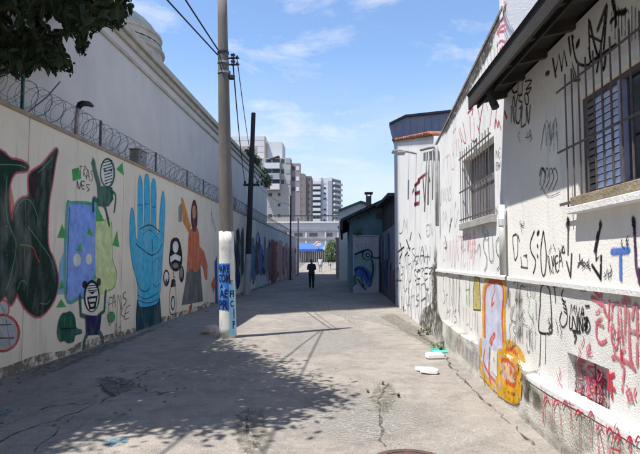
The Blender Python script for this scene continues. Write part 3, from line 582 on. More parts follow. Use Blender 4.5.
# ================================================================== poles and wires
CONCP = mat('pole_concrete', (.17, .15, .13, 1), (.11, .10, .088, 1), scale=4, stretch=(1, 1, .25), bump=.4, bscale=50, c3=(.09, .085, .075, 1), scale3=2, lo3=.55, hi3=.8)
LIME = mat('pole_limewash', (.66, .65, .61, 1), (.55, .53, .48, 1), scale=5, bump=.4, bscale=60, c3=(.30, .24, .20, 1), scale3=5, lo3=.62, hi3=.8)
HARD = mat('dark_hardware', (.02, .025, .05, 1), rough=.4); STEEL = mat('strap_steel', (.35, .35, .34, 1), rough=.45, metal=.6)
pb = onZ(228, 337.5); pb.z = 0; d0 = pb.y
def pole_c(z): return Vector((pb.x - .028 * z, pb.y, z))
HP = 7.75
def prad(z): return .178 - .0105 * z
e = empty('utility_pole', pb, 'round grey concrete utility pole with whitewashed base and torn blue posters', 'utility pole')
zw = onY(228, 232, d0).z
def shell(z0, z1, dr, m, name, n=26, a0=0, a1=2 * math.pi, seg=10, parent=None, jag=0):
    b = MB(); vs = []; rn = random.Random(int(z0 * 100)); full = a1 - a0 > 6.2; nn = n if full else n + 1
    for i in range(seg + 1):
        z = z0 + (z1 - z0) * i / seg
        for k in range(nn):
            a_ = a0 + (a1 - a0) * k / n; zz = z + (rn.uniform(-jag, jag) if i in (0, seg) else 0); c = pole_c(zz); r = prad(zz) + dr; vs.append((c.x + r * math.cos(a_), c.y + r * math.sin(a_), zz))
    fs = [(i * nn + k, i * nn + (k + 1) % nn, (i + 1) * nn + (k + 1) % nn, (i + 1) * nn + k) for i in range(seg) for k in range(nn if full else nn - 1)]
    if full: fs += [tuple(range(nn - 1, -1, -1)), tuple(seg * nn + k for k in range(nn))]
    b.add(vs, fs, m); return b.build(name, parent or e, smooth=False if full else True)
o = shell(-.05, HP, 0, CONCP, 'shaft'); o.data.polygons.foreach_set('use_smooth', [len(p.vertices) == 4 for p in o.data.polygons])
o = shell(-.02, zw, .004, LIME, 'whitewash', jag=.02); o.data.polygons.foreach_set('use_smooth', [len(p.vertices) == 4 for p in o.data.polygons])
PB = mat('poster_blue', C('#3f78c2'), C('#2b5fae'), rough=.7, scale=9, c3=C('#7fb0dc'), scale3=5, lo3=.55, hi3=.7); PLB = mat('poster_pale_blue', C('#9cc9de'), C('#86b4cf'), rough=.7, scale=9); INK = mat('poster_ink', C('#10244a'), C('#0a1836'), rough=.7, scale=9)
zt0, zb0 = onY(228, 263.5, d0).z, onY(228, 309.5, d0).z; fc = -math.pi / 2      # angle facing the camera
post1 = shell(zb0, zt0, .007, PB, 'poster', a0=fc - 1.75, a1=fc + .62, jag=.012); post2 = shell(onY(235, 334, d0).z, onY(235, 284, d0).z, .0095, PLB, 'poster', a0=fc + .42, a1=fc + 1.6, jag=.012)
def text_mesh(s):
    cu = bpy.data.curves.new('t', 'FONT'); cu.body = s; cu.size = 1; cu.resolution_u = 2; cu.offset = .025; ob = bpy.data.objects.new('t', cu); COL.objects.link(ob); dg = bpy.context.evaluated_depsgraph_get(); dg.update()
    me = bpy.data.meshes.new_from_object(ob.evaluated_get(dg)); vs = [v.co.copy() for v in me.vertices]; fs = [tuple(p.vertices) for p in me.polygons]
    bpy.data.objects.remove(ob); bpy.data.curves.remove(cu); bpy.data.meshes.remove(me)
    x0, x1 = min(v.x for v in vs), max(v.x for v in vs); y0, y1 = min(v.y for v in vs), max(v.y for v in vs)
    return [((v.x - x0) / (x1 - x0), (v.y - y0) / (y1 - y0)) for v in vs], fs
def pole_text(s, a0, a1, py0, py1, par, dr=.0125):
    vs, fs = text_mesh(s); z1, z0 = onY(228, py0, d0).z, onY(228, py1, d0).z; P = []
    for u, v in vs: z = z0 + (z1 - z0) * v; a_ = a0 + (a1 - a0) * u; c = pole_c(z); r = prad(z) + dr; P.append((c.x + r * math.cos(a_), c.y + r * math.sin(a_), z))
    b = MB(); b.add(P, fs, INK); b.build('lettering', par)
pole_text('PARE', fc - 1.2, fc + .55, 265, 272.5, post1); pole_text('COM', fc - 1.05, fc + .6, 273.5, 282, post1); pole_text('A', fc - .75, fc - .25, 284, 288, post1)
pole_text('AE', fc - .8, fc + .3, 289, 297, post1); pole_text('PR', fc - 1.0, fc + .3, 299.5, 308.5, post1)
pole_text('FI', fc + .5, fc + 1.1, 290, 297, post2, .015); pole_text('C', fc + .55, fc + 1.0, 300, 306.5, post2, .015); pole_text('P', fc + .8, fc + 1.15, 320, 328, post2, .015); pole_text('I', fc + .95, fc + 1.1, 308, 318, post2, .015); pole_text('AT', fc + .52, fc + .95, 280, 284, post1, .012)
for z in (onY(222, 74, d0).z, onY(221, 54, d0).z, onY(221, 64, d0).z): MB().lathe((pole_c(z).x, pole_c(z).y, z), [(prad(z) + .012, 0), (prad(z) + .012, .045)], STEEL if z < 6.1 else HARD, 20).build('strap', e)
br = []
for py in (57, 63.5):
    z = onY(230, py, d0).z; c = pole_c(z); br.append(Vector((c.x + prad(z) + .19, c.y, z)))
    MB().box((c.x + prad(z), c.y - .02, z - .04), (c.x + prad(z) + .24, c.y + .02, z - .02), HARD).build('bracket', e)
    MB().lathe((c.x + prad(z) + .10, c.y, z - .06), [(.02, 0), (.05, .02), (.05, .05), (.025, .07), (.05, .09), (.05, .12), (.02, .14)], HARD, 12).build('insulator', e, smooth=True)
    MB().lathe((c.x + prad(z) + .19, c.y, z - .05), [(.02, 0), (.032, .02), (.032, .06), (.02, .08)], HARD, 10).build('insulator', e, smooth=True)
z = onY(229, 77, d0).z; c = pole_c(z); MB().box((c.x + prad(z), c.y - .05, z - .06), (c.x + prad(z) + .13, c.y + .05, z + .05), HARD).build('connector', e, bevel=.02); MB().tube([(c.x + prad(z) + .03, c.y, z + .03), (c.x + prad(z) + .02, c.y - .02, z + .13)], .012, HARD, 6).build('clip', e)
# dark pole by the wall
qb = Vector((-4.56, 25.2, 0)); qt = onY(253.5, 113, 25.2)
e2 = empty('dark_pole', qb, 'straight dark timber pole with pale painted foot against the mural wall', 'utility pole'); TIMB = mat('dark_timber', (.045, .035, .04, 1), (.028, .024, .03, 1), scale=6, stretch=(1, 1, .15), bump=.4, bscale=30)
zq = onY(247, 254, 25.2).z; m_ = qb.lerp(qt, zq / qt.z); MB().tube([qb.lerp(qt, k / 6) for k in range(7)], [.15 - .008 * k for k in range(7)], TIMB, 10).build('shaft', e2); MB().tube([qb, m_], [.158, .152], mat('pale_grey_paint', (.40, .40, .42, 1), (.30, .30, .32, 1), scale=5), 12).build('painted_foot', e2)
za = onY(251, 185, 25.2).z; pa = qb.lerp(qt, za / qt.z); MB().box((pa.x - .35, pa.y - .06, za - .05), (pa.x + .42, pa.y + .06, za + .06), TIMB).build('crossarm', e2)
for dx in (-.28, .32): MB().lathe((pa.x + dx, pa.y, za + .06), [(.02, 0), (.06, .04), (.06, .1), (.02, .14)], HARD, 8).build('insulator', e2)
# thin posts towards the end
for i, (px, py, X, lb) in enumerate(((290.7, 197, -4.35, 'thin dark steel post standing at the end of the mural wall'), (298.2, 219, -4.5, 'thin grey steel post by the blue awning'))):
    d = ray(px, py); y = X / d.x * d.y; top = onY(px, py, y); b = empty('steel_post', (top.x, y, zg(y)), lb, 'post'); m_ = (TIMB, ZINC)[i]
    MB().tube([(top.x, y, zg(y) - .05), top], [.085, .06], m_, 8).build('shaft', b); MB().lathe((top.x, y, top.z), [(.08, 0), (.08, .05), (.02, .1)], m_, 8).build('cap', b); MB().lathe((top.x, y, zg(y)), [(.16, -.03), (.16, .05), (.1, .09)], m_, 10).build('foot', b)
CAB = mat('cable', (.012, .012, .02, 1), rough=.6)
def cable(p, q, sag, r, lb, n=24):
    p, q = Vector(p), Vector(q); b = MB(); b.tube([p.lerp(q, k / n) - Vector((0, 0, sag * 4 * (k / n) * (1 - k / n))) for k in range(n + 1)], r, CAB, 5); tag(b.build('overhead_cable'), lb, 'cable', 'cables on the utility poles')
pt = pole_c(onY(220, 50, d0).z) + Vector((-prad(6.2), -.02, 0))
cable(pt, (-3.75, -14, 7.9), .25, .016, 'overhead cable running from the concrete pole back over the alley, lower of two'); cable(pt + Vector((0, 0, -.12)), (-6.2, -14, 7.4), .2, .016, 'overhead cable running from the concrete pole back over the mural wall')
cable(br[1] + Vector((-.09, 0, 0)), (pa.x - .28, pa.y, za + .18), .35, .016, 'slack cable strung between the concrete pole and the dark pole'); cable(br[0], (pa.x + .32, pa.y, za + .18), .5, .011, 'thin cable strung between the concrete pole and the dark pole crossarm')
cable(Vector((qt.x, qt.y, za + .2)), (-4.35, 43, 6.2), .3, .012, 'cable running from the dark pole towards the end of the alley')

# ================================================================== near house on the other side
XR = 1.95
WHT = mat('white_render', (.82, .79, .745, 1), (.75, .725, .68, 1), scale=1.7, bump=.25, bscale=45, c3=(.52, .51, .49, 1), scale3=1.4, stretch3=(1, 3.5, .5), lo3=.57, hi3=.85)
ROUGH = mat('rough_stucco', (.79, .77, .735, 1), (.69, .67, .635, 1), scale=3, bump=1.0, bscale=75, c3=(.50, .48, .44, 1), scale3=1.7, lo3=.58, hi3=.82, bdetail=8)
PLI = mat('stained_plinth', (.66, .64, .60, 1), (.50, .47, .41, 1), scale=3, bump=1.2, bscale=45, c3=(.22, .20, .16, 1), scale3=2.2, stretch3=(1, 1, 1.6), lo3=.50, hi3=.70)
LEDG = mat('ledge_white', (.70, .695, .68, 1), (.60, .59, .565, 1), scale=3, bump=.4, bscale=40)
YC = onX(508, 240, XR).y                                   # corner between the two houses
nh = empty('near_house', (3.4, 3.6, 0), 'white rendered house with barred shuttered window and black eaves, scrawled with graffiti', 'house')
wy1 = onX(577, 150, XR).y; wy0 = 2.75; wz0, wz1 = 2.17, 2.99
by1, by0 = onX(566.5, 380, XR).y, onX(608, 390, XR).y; bz0, bz1 = .50, .845
ZL = 1.46
b = MB(); wall_grid(b, XR, XR + .22, [-1.5, wy0, wy1, YC - .004], [ZL, wz0, wz1, 3.62], {(1, 1)}, WHT); b.build('wall', nh)
b = MB(); wall_grid(b, XR + .012, XR + .22, [-1.5, by0, by1, YC - .004], [-.05, bz0, bz1, ZL - .002], {(1, 1)}, ROUGH); b.build('lower_wall', nh)
MB().box((XR + .14, by0, bz0), (XR + .2, by1, bz1), ROUGH).build('box_recess', nh)
MB().box((6.2, -1.5, 0), (6.4, YC - .01, 4.6), WHT).build('rear_wall', nh); MB().box((XR + .22, -1.5, 0), (6.2, -1.3, 4.2), WHT).build('end_wall', nh)
MB().box((XR + .25, wy0 - .5, 0), (XR + 3.2, wy1 + .8, .12), TIMB).build('room_floor', nh)
# string course and plinth, slightly uneven by hand
def strip(Xf, Xb, y0, y1, zf, z1f, m, name, par, seed, amp=.008, n=40):
    rn = random.Random(seed); b = MB(); vs = []; 
    for i in range(n + 1):
        y = y0 + (y1 - y0) * i / n; w = amp * noise.noise(Vector((y * 1.7, seed, 0))) + amp * .5 * noise.noise(Vector((y * 6, seed, 3)))
        vs += [(Xb, y, zf(y)), (Xf - w, y, zf(y) + w), (Xf - w * .6, y, z1f(y) - .012 + w), (Xf + .014, y, z1f(y) + w), (Xb, y, z1f(y) + .01 + w)]
    fs = [(i * 5 + k, i * 5 + k + 1, (i + 1) * 5 + k + 1, (i + 1) * 5 + k) for i in range(n) for k in range(4)] + [tuple(range(5)), tuple(n * 5 + 4 - k for k in range(5))]
    b.add(vs, fs, m); return b.build(name, par, fix=True)
strip(XR - .020, XR + .05, -1.5, YC, lambda y: ZL - .05, lambda y: ZL, LEDG, 'string_course', nh, 1, .006)
zp = lambda y: .50 + .02 * math.sin(y * 2.1)
strip(XR - .085, XR + .05, -1.5, YC - .8, lambda y: -.05, lambda y: zp(y) - .05, PLI, 'plinth', nh, 2, .006, 60); strip(XR - .090, XR + .05, -1.5, YC - .8, lambda y: zp(y) - .049, lambda y: zp(y) + .005, LEDG, 'plinth_cap', nh, 3, .005, 60)
# eaves
EAV = mat('black_timber', (.030, .026, .022, 1), (.052, .044, .037, 1), scale=5, stretch=(1, .2, 1), bump=.3, rough=.7); EAV2 = mat('soffit_board', (.030, .026, .023, 1), (.018, .016, .015, 1), scale=5, rough=.8, bump=.3)
XE = 1.52; ze = 3.47; ry1 = YC + .02
rf = MB(); rf.prism([(XE + .03, -1.5, ze + .10), (6.5, -1.5, ze + 1.25), (6.5, -1.5, ze + 1.33), (XE - .02, -1.5, ze + .17)], (0, ry1 + 1.5, 0), EAV2); roof = rf.build('roof', nh, fix=True)
MB().box((XE, -1.5, ze - .01), (XE + .028, ry1 + .015, ze + .155), EAV).build('fascia', roof, bevel=.004)
for k in range(9): MB().prism([(XE + .03, ry1 - .06 - .62 * k, ze + .02), (XR + .05, ry1 - .06 - .62 * k, ze + .12), (XR + .05, ry1 - .06 - .62 * k, ze + .215), (XE + .03, ry1 - .06 - .62 * k, ze + .095)], (0, -.06, 0), EAV).build('rafter', roof, fix=True)
MB().box((XE + .1, -1.5, ze + .005), (XE + .12, ry1, ze + .06), EAV2).build('batten', roof)
sp = onX(489, 93, XE + .06); MB().tube([(sp.x, sp.y, ze + .05), (sp.x + .02, sp.y - .02, ze - .09), (sp.x + .05, sp.y - .06, ze - .2)], [.04, .04, .042], EAV, 10).build('gutter_outlet', roof)
# downpipe on the corner
PIPE = mat('grey_pvc', (.55, .55, .53, 1), (.42, .42, .40, 1), rough=.5, scale=6, stretch=(1, 1, .3)); pdn = Vector((XR - .055, YC + .03, 0))
pz = onX(508, 203, XR - .05).z; dp = MB(); dp.tube([(pdn.x, pdn.y, ZL + .01), (pdn.x, pdn.y, pz)], .037, PIPE, 14); dpo = dp.build('downpipe', nh, smooth=True); MB().lathe((pdn.x, pdn.y, onX(508, 222, XR).z), [(.04, -.04), (.044, -.04), (.044, .04), (.04, .04)], PIPE, 14).build('collar', dpo)
# window
wn_ = MB(); FRM = mat('window_frame_paint', (.12, .10, .115, 1), (.08, .07, .08, 1), rough=.5, scale=8); xf = XR + .06
wn_.box((xf, wy0, wz0), (xf + .05, wy1, wz0 + .04), FRM).box((xf, wy0, wz1 - .04), (xf + .05, wy1, wz1), FRM).box((xf, wy1 - .045, wz0 + .04), (xf + .05, wy1, wz1 - .04), FRM).box((xf, wy0, wz0 + .04), (xf + .05, wy0 + .045, wz1 - .04), FRM)
win = wn_.build('window', nh)
ym = onX(621, 120, XR + .06).y; ys1 = wy1 - .045
MULL = mat('aluminium_mullion', (.42, .44, .62, 1), (.32, .34, .5, 1), rough=.4, metal=.4, scale=8); MB().box((xf - .012, ym - .03, wz0 + .04), (xf + .04, ym + .012, wz1 - .04), MULL).build('mullion', win)
MB().box((xf + .035, wy0 + .045, wz0 + .04), (xf + .042, ym - .03, wz1 - .04), mat('dark_glass', (.012, .014, .018, 1), rough=.08, spec=.5)).build('pane', win)
SLAT = mat('shutter_slat', (.66, .75, .98, 1), (.58, .67, .92, 1), rough=.22, spec=1.0, metal=.1, scale=10); SLD = mat('shutter_slat_dull', (.20, .19, .20, 1), rough=.6)
ncol = 4; cw = (ys1 - ym - .012) / ncol; nr = 13; rh = (wz1 - wz0 - .08) / nr; sm = boxmesh('slat', (.012, cw - .018, rh * .92), SLAT, .002); sm2 = boxmesh('slat_dull', (.012, cw - .018, rh * .8), SLD, .002)
for c_ in range(ncol):
    yc = ym + .012 + cw * (c_ + .5)
    MB().box((xf + .004, yc + cw / 2 - .009, wz0 + .04), (xf + .03, yc + cw / 2 + .008, wz1 - .04), FRM).build('stile', win)
    for r_ in range(nr): piece('slat', sm2 if c_ == ncol - 1 else sm, win, (xf + .016, yc, wz0 + .04 + rh * (r_ + .5)), (0, R(16), 0))
MB().box((xf + .03, ym, wz0 + .04), (xf + .036, ys1, wz1 - .04), mat('shutter_back', (.045, .045, .06, 1))).build('backing', win)
# sill and grille
SILB = mat('sill_stained', (.30, .25, .17, 1), (.19, .155, .105, 1), scale=7, bump=.5, bscale=40, c3=(.5, .46, .38, 1), scale3=6, lo3=.58, hi3=.7)
zs = onX(568, 204, XR - .1).z; ysl = onX(562.5, 208, XR - .12).y
sil = MB().box((XR - .07, wy0 - .2, zs - .02), (XR + .06, ysl - .03, wz0 - .003), SILB).build('sill', win, bevel=.006); MB().box((XR - .085, wy0 - .2, zs - .08), (XR + .06, ysl, zs - .022), LEDG).build('sill_slab', win, bevel=.006)
BAR = mat('grille_iron', (.17, .14, .12, 1), (.10, .085, .075, 1), rough=.6, scale=18, metal=.3); gx = XR - .06
gr = MB().box((gx - .004, wy0 - .15, 3.115), (gx + .004, onX(556.5, 100, gx).y, 3.132), BAR).build('grille', win)
zmid = onX(560, 152, gx).z
MB().box((gx - .004, wy0 - .15, zmid - .009), (gx + .004, onX(557.5, 152, gx).y, zmid + .009), BAR).build('rail', win); MB().box((gx - .004, wy0 - .15, zs + .005), (gx + .004, onX(560, 204, gx).y, zs + .03), BAR).build('rail', win)
y = onX(565.5, 150, gx).y; bm_ = boxmesh('bar', (.010, .010, 3.24 - zs + .06), BAR)
while y > wy0 - .1: piece('bar', bm_, win, (gx + .012, y, (3.22 + zs - .04) / 2)); y -= .128
for yy in (y + .128 * 3, ysl - .12): MB().box((gx, yy - .012, 3.115), (XR + .01, yy + .012, 3.135), BAR).build('wall_tie', win); 
# little metal door in the lower wall
bd = MB().box((XR + .085, by0 + .012, bz0 + .012), (XR + .1, by1 - .012, bz1 - .012), mat('box_door_grey', (.52, .40, .40, 1), (.36, .26, .27, 1), scale=8, rough=.6)).build('meter_door', nh)
MB().box((XR + .078, (by0 + by1) / 2 - .006, bz0 + .02), (XR + .086, (by0 + by1) / 2 + .006, bz1 - .02), FRM).build('seam', bd)
for k in range(5): MB().box((XR + .079, by0 + .1 + .05 * k, bz0 + .1), (XR + .086, by0 + .12 + .05 * k, bz1 - .12), FRM).build('vent', bd)

# ================================================================== parapet building beyond it
YD = onX(436, 280, XR).y; pbd = empty('parapet_building', (4, (YC + YD) / 2, 0), 'taller white building with sloping parapet, red scrawls and a narrow barred window', 'building')
v1, v0 = onX(463, 190, XR).y, onX(494.5, 190, XR).y; vz0, vz1 = 2.24, 3.26
WHP = mat('parapet_render', (.78, .78, .775, 1), (.70, .70, .69, 1), scale=1.6, bump=.2, bscale=40, c3=(.48, .47, .43, 1), scale3=1.5, stretch3=(1, 4, .45), lo3=.55, hi3=.8)
b = MB(); wall_grid(b, XR + .004, XR + .25, [YC, v0, v1, YD], [ZL, vz0, vz1, 3.5], {(1, 1)}, WHP); b.build('wall', pbd)
b = MB(); wall_grid(b, XR + .012, XR + .25, [YC, YD], [-.05, ZL - .002], set(), ROUGH); b.build('lower_wall', pbd)
pA, pB = onX(447, 123, XR), onX(508.5, -2, XR); slope = (pB.z - pA.z) / (pB.y - pA.y); zpar = lambda y: pA.z + slope * (y - pA.y)
MB().prism([(XR + .004, YC, 3.5), (XR + .004, YD, 3.5), (XR + .004, YD, zpar(YD)), (XR + .004, YC, zpar(YC))], (.246, 0, 0), WHP).build('parapet', pbd, fix=True)
MB().prism([(XR + .25, YC + .001, 3.3), (7, YC + .001, 3.3), (7, YC + .001, zpar(YC) + 2.6), (XR + .25, YC + .001, zpar(YC) + .1)], (0, .2, 0), WHP).build('gable_wall', pbd, fix=True)
MB().box((XR + .26, YC + .21, 0), (7, YD - .01, 3.9), WHP).build('core', pbd)
MB().box((XR - .006, YC + .002, zpar(YC) - .1), (XR + .5, YC + .13, zpar(YC) + .55), WHP).build('pier', pbd, bevel=.01)
CAPM = mat('parapet_cap', (.15, .13, .12, 1), (.28, .24, .22, 1), scale=8, bump=.6, bscale=30); n = 9
for k in range(n):
    ya, yb2 = YC + (YD - YC) * k / n + .004, YC + (YD - YC) * (k + 1) / n - .004
    MB().prism([(XR - .012, ya, zpar(ya) + .001), (XR - .012, yb2, zpar(yb2) + .001), (XR - .012, yb2, zpar(yb2) + .045), (XR - .012, ya, zpar(ya) + .045)], (.28, 0, 0), CAPM).build('coping_tile', pbd, fix=True)
strip(XR - .020, XR + .05, YC, YD - .03, lambda y: ZL - .05, lambda y: ZL, LEDG, 'string_course', pbd, 5); y_e = onX(447, 325, XR).y
zq2 = lambda y: .50 + .03 * math.sin(y * 1.3)
strip(XR - .085, XR + .05, YC - .8, y_e, lambda y: -.05, lambda y: zq2(y), PLI, 'plinth', pbd, 6, .007, 60)
wv = MB(); wv.box((XR + .13, v0, vz0), (XR + .17, v1, vz0 + .05), FRM).box((XR + .13, v0, vz1 - .05), (XR + .17, v1, vz1), FRM).box((XR + .13, v1 - .05, vz0 + .05), (XR + .17, v1, vz1 - .05), FRM).box((XR + .13, v0, vz0 + .05), (XR + .17, v0 + .05, vz1 - .05), FRM); w2 = wv.build('window', pbd)
FROST = mat('frosted_pane', (.20, .19, .21, 1), (.14, .13, .15, 1), rough=.35, scale=5)
for k in range(2): MB().box((XR + .145, v0 + .05 + (v1 - v0 - .1) / 2 * k + .012 * k, vz0 + .05), (XR + .152, v0 + .05 + (v1 - v0 - .1) / 2 * (k + 1), vz1 - .05), FROST).build('pane', w2)
MB().box((XR + .135, (v0 + v1) / 2 - .02, vz0 + .05), (XR + .165, (v0 + v1) / 2 + .012, vz1 - .05), FRM).build('mullion', w2)
MB().box((XR - .06, v0 - .06, vz0 - .11), (XR + .12, v1 + .06, vz0 - .004), mat('sill_concrete', (.38, .37, .35, 1), (.28, .27, .25, 1), scale=6, bump=.4)).build('sill', w2, bevel=.008)
g2 = XR - .05; bm2 = boxmesh('bar2', (.010, .010, vz1 - vz0 + .12), BAR); n = 12
for k in range(n): piece('bar', bm2, w2, (g2, v0 - .02 + (v1 - v0 + .04) * (k + .5) / n, (vz0 + vz1) / 2 + .06))
for zz in (vz0 + .04, (vz0 + vz1) / 2 - .02, vz1 + .01): MB().box((g2 - .006, v0 - .04, zz), (g2 + .006, v1 + .04, zz + .022), BAR).build('rail', w2)

# ================================================================== white tiled house further on
YF = onX(395, 250, XR).y; hz = onX(396, 137, XR).z; nz_ = onX(435, 134, XR).z; zr = lambda y: nz_ + (hz - nz_) * (y - YD) / (YF - YD)
th = empty('tiled_house', (4, (YD + YF) / 2, 0), 'tall white house wall with orange tile edge, angular dark red letters and conduits', 'house')
WHF = mat('far_white_render', (.77, .77, .77, 1), (.69, .69, .685, 1), scale=1.2, bump=.3, bscale=35, c3=(.45, .45, .44, 1), scale3=1.2, stretch3=(1, 5, .4), lo3=.52, hi3=.8)
MB().prism([(XR, YD + .05, -.05), (XR, YF, -.05), (XR, YF, zr(YF)), (XR, YD + .05, zr(YD))], (4, 0, 0), WHF).build('wall', th, fix=True)
MB().box((XR + .08, YD, -.05), (XR + .4, YD + .05, 4.0), mat('gap_dark', (.10, .085, .07, 1), (.06, .05, .045, 1), scale=5)).build('joint', th)
TILE = mat('clay_tile', (.44, .17, .085, 1), (.30, .11, .06, 1), scale=6, bump=.4, bscale=30, c3=(.50, .30, .2, 1), scale3=7, lo3=.55, hi3=.7)
tb = MB(); n8 = 7
vs = []
for yy in (0, .40):
    for rr in (.10, .082):
        for k in range(n8 + 1): a_ = math.pi * k / n8; vs.append((rr * math.cos(a_) * (1 - yy * .25), yy, rr * math.sin(a_) * (1 - yy * .25)))
q = n8 + 1; fs = []
for k in range(n8): fs += [(k, k + 1, 2 * q + k + 1, 2 * q + k), (q + k + 1, q + k, 3 * q + k, 3 * q + k + 1), (k + 1, k, q + k, q + k + 1), (2 * q + k, 2 * q + k + 1, 3 * q + k + 1, 3 * q + k)]
fs += [(0, q, 3 * q, 2 * q)[::-1], (n8, q + n8, 3 * q + n8, 2 * q + n8)]
tme = bpy.data.meshes.new('roof_tile'); tme.from_pydata(vs, [], fs); tme.materials.append(TILE); ang = math.atan2(hz - nz_, YF - YD); ny = int((YF - YD) / .22)
MB().prism([(XR - .03, YD + .05, zr(YD) + .01), (XR - .03, YF + .05, zr(YF) + .01), (XR - .03, YF + .05, zr(YF) + .03), (XR - .03, YD + .05, zr(YD) + .03)], (4.1, 0, 0), mat('tile_bed', (.33, .15, .09, 1), (.22, .10, .07, 1), scale=8)).build('roof', th, fix=True)
r_t = random.Random(6); ny = int((YF - YD) / .155)
for k in range(ny):                                           # a row of tile mouths along the alley edge
    yy = YD + .12 + .155 * k; piece('tile', tme, th, (XR - .09, yy, zr(yy) + .02), (0, R(r_t.uniform(-4, 4)), R(-90 + r_t.uniform(-5, 5))), (.72, 1, .72))
# conduits and lamp brackets on its face
CND = mat('grey_conduit', (.33, .33, .33, 1), (.24, .24, .24, 1), rough=.5, scale=8); 
def conduit(pts, r, name): return MB().tube([onX(p[0], p[1], XR - .06) for p in pts], r, CND, 7).build(name, th, smooth=True)
conduit([(437.2, 226), (436.8, 190), (436.6, 149), (436, 146.5), (430, 147.5), (421, 150)], .035, 'conduit'); conduit([(428, 205), (428.5, 176), (429, 152)], .02, 'conduit'); conduit([(424.5, 212), (426, 180), (426.5, 152)], .015, 'conduit'); conduit([(432.5, 200), (433, 150)], .015, 'conduit')
for p in ((409, 152), (416.5, 153.5)):
    c0 = onX(p[0], p[1], XR); MB().tube([c0, c0 + Vector((-.28, 0, .06)), c0 + Vector((-.36, -.02, .02))], [.03, .03, .02], CND, 7).build('bracket', th); MB().box((c0.x - .5, c0.y - .16, c0.z - .02), (c0.x - .3, c0.y + .16, c0.z + .05), CND).build('lamp_head', th, bevel=.02)

# weeds, moss and dirt along the foot
MOSS = mat('moss_stain', (.055, .045, .032, 1), (.11, .095, .06, 1), scale=7, alpha=(8, .34, .62), bump=.6, bscale=30, soft=True)
RS, RP, RF = Surf('x', XR, -1), Surf('x', XR - .085, -1), Surf('x', XR, -1)
a = Art(RF, .006, .001); a.stain([(418, 331), (419, 318), (422, 309), (429, 305), (433, 296), (434.5, 266), (434, 245), (437.5, 245), (437.2, 268), (437.5, 300), (441, 318), (447, 331), (449, 344), (446, 349), (436, 343)], MOSS)
a.stain([(431.5, 265), (436.5, 266), (436.5, 310), (432.5, 306)], MOSS); a.done('moss_stain', th, True, 0)
a = Art(Surf('x', XR + .012, -1), .003, .001)
a.stain([(516, 290), (522, 289), (524, 330), (519, 345), (515, 330)], mat('damp_stain', (.30, .285, .25, 1), (.40, .385, .35, 1), scale=5, alpha=(7, .36, .7), soft=True)); a.stain([(457, 270), (464, 269.5), (464, 279), (459, 278)], MATS['damp_stain']); a.done('damp_stain', pbd, True, 0)
a = Art(RP, .012, .001); a.stain([(447, 326), (470, 346), (478, 352), (482, 374), (462, 356), (446, 345)], MATS['damp_stain']); a.stain([(522, 372), (534, 384), (545, 400), (541, 412), (530, 402), (523, 396)], MATS['moss_stain']); a.stain([(520, 408), (560, 440), (620, 475), (560, 460), (520, 420)], MATS['damp_stain']); a.done('damp_stain', pbd, True, 0)
rn = random.Random(8)
for i, (px, py, lb) in enumerate(((424, 335, 'tuft of dry weeds at the mossy corner of the tiled house'), (441, 349, 'small weed tuft growing beside the plinth end'), (384, 393, 'tiny weed sprouting from the pavement crack'))):
    b = MB(); p = onZ(px, py)
    for _ in range(7 if i < 2 else 3): sprig(b, (min(p.x + rn.gauss(0, .1), XR - .05), p.y + rn.gauss(0, .14), 0), rn.uniform(.05, .2) * (1 if i < 2 else .4), 16, rn, WEED, .03 if i < 2 else .02)
    tag(b.build('weeds'), lb, 'weeds')

# ================================================================== graffiti on the right-hand walls
K = paint('#17181a', .34); K2 = paint('#3a3a40', .40); RD = paint('#c22a45', .36); RD2 = paint('#d06a78', .42); DRD = paint('#7a1326', .2); BLU = paint('#2f6fd0', .3); PUR = paint('#4a2350', .3); PK = paint('#d8507a', .45); GRNL = paint('#5fae7d', .42)
r_ = random.Random(77)
# near house, upper wall
a = Art(RS, .002)
for p, w in (([(546, 74), (549, 73)], .05), ([(553, 59), (556, 77)], .035), ([(556, 72), (559, 54), (562, 71)], .025), ([(562, 70), (564, 50), (567, 66)], .025), ([(569, 38), (571, 56), (573, 37)], .04), ([(572, 36), (577, 62), (590, 64), (589, 48)], .025), ([(574, 78), (572, 62), (576, 76)], .02), ([(579, 42), (577, 46)], .06),
        ([(589, 20), (590, 58)], .025), ([(590, 22), (599, 55), (607, 4), (604, 50)], .03), ([(598, 30), (606, 8)], .05), ([(591, 62), (602, 55), (616, 45)], .03), ([(597, 72), (600, 58), (604, 70), (606, 55)], .03), ([(613, 0), (616, 14), (626, 12)], .05), ([(611, 22), (616, 16), (616, 26)], .04), ([(590, 36), (602, 42)], .02)): a.line(p, w, K, smooth=len(p) > 3)
for k in range(9): a.line([(612 + 3.4 * k, 10 + r_.uniform(-4, 4)), (612 + 3.4 * k, 34 + r_.uniform(-8, 8))], .008, K2)
letters(a, 'CUZ', (511, 82), (531, 80), (531, 92), (511, 95), .022, K, r_); letters(a, 'NSO', (512, 95), (531, 92), (530, 106), (512, 108), .022, K, r_); letters(a, 'NULN', (511, 107), (532, 105), (531, 121), (511, 124), .022, K, r_)
a.line([(541, 150), (547, 120), (552, 140), (556, 118), (558, 150)], .008, K2); a.line([(540, 176), (542, 168), (546, 174)], .02, K2); a.line([(541, 184), (548, 196), (561, 192)], .008, K2); a.done('graffiti', nh, True)
a = Art(RS, .002)
letters(a, 'O', (512, 236), (517.5, 236), (518, 269), (513, 268), .022, K, r_); a.line([(518, 235), (519.5, 241)], .03, K2); a.line([(521, 257), (522, 266), (521, 267), (528, 268), (527, 257), (523, 256), (527, 255)], .022, K, smooth=False)
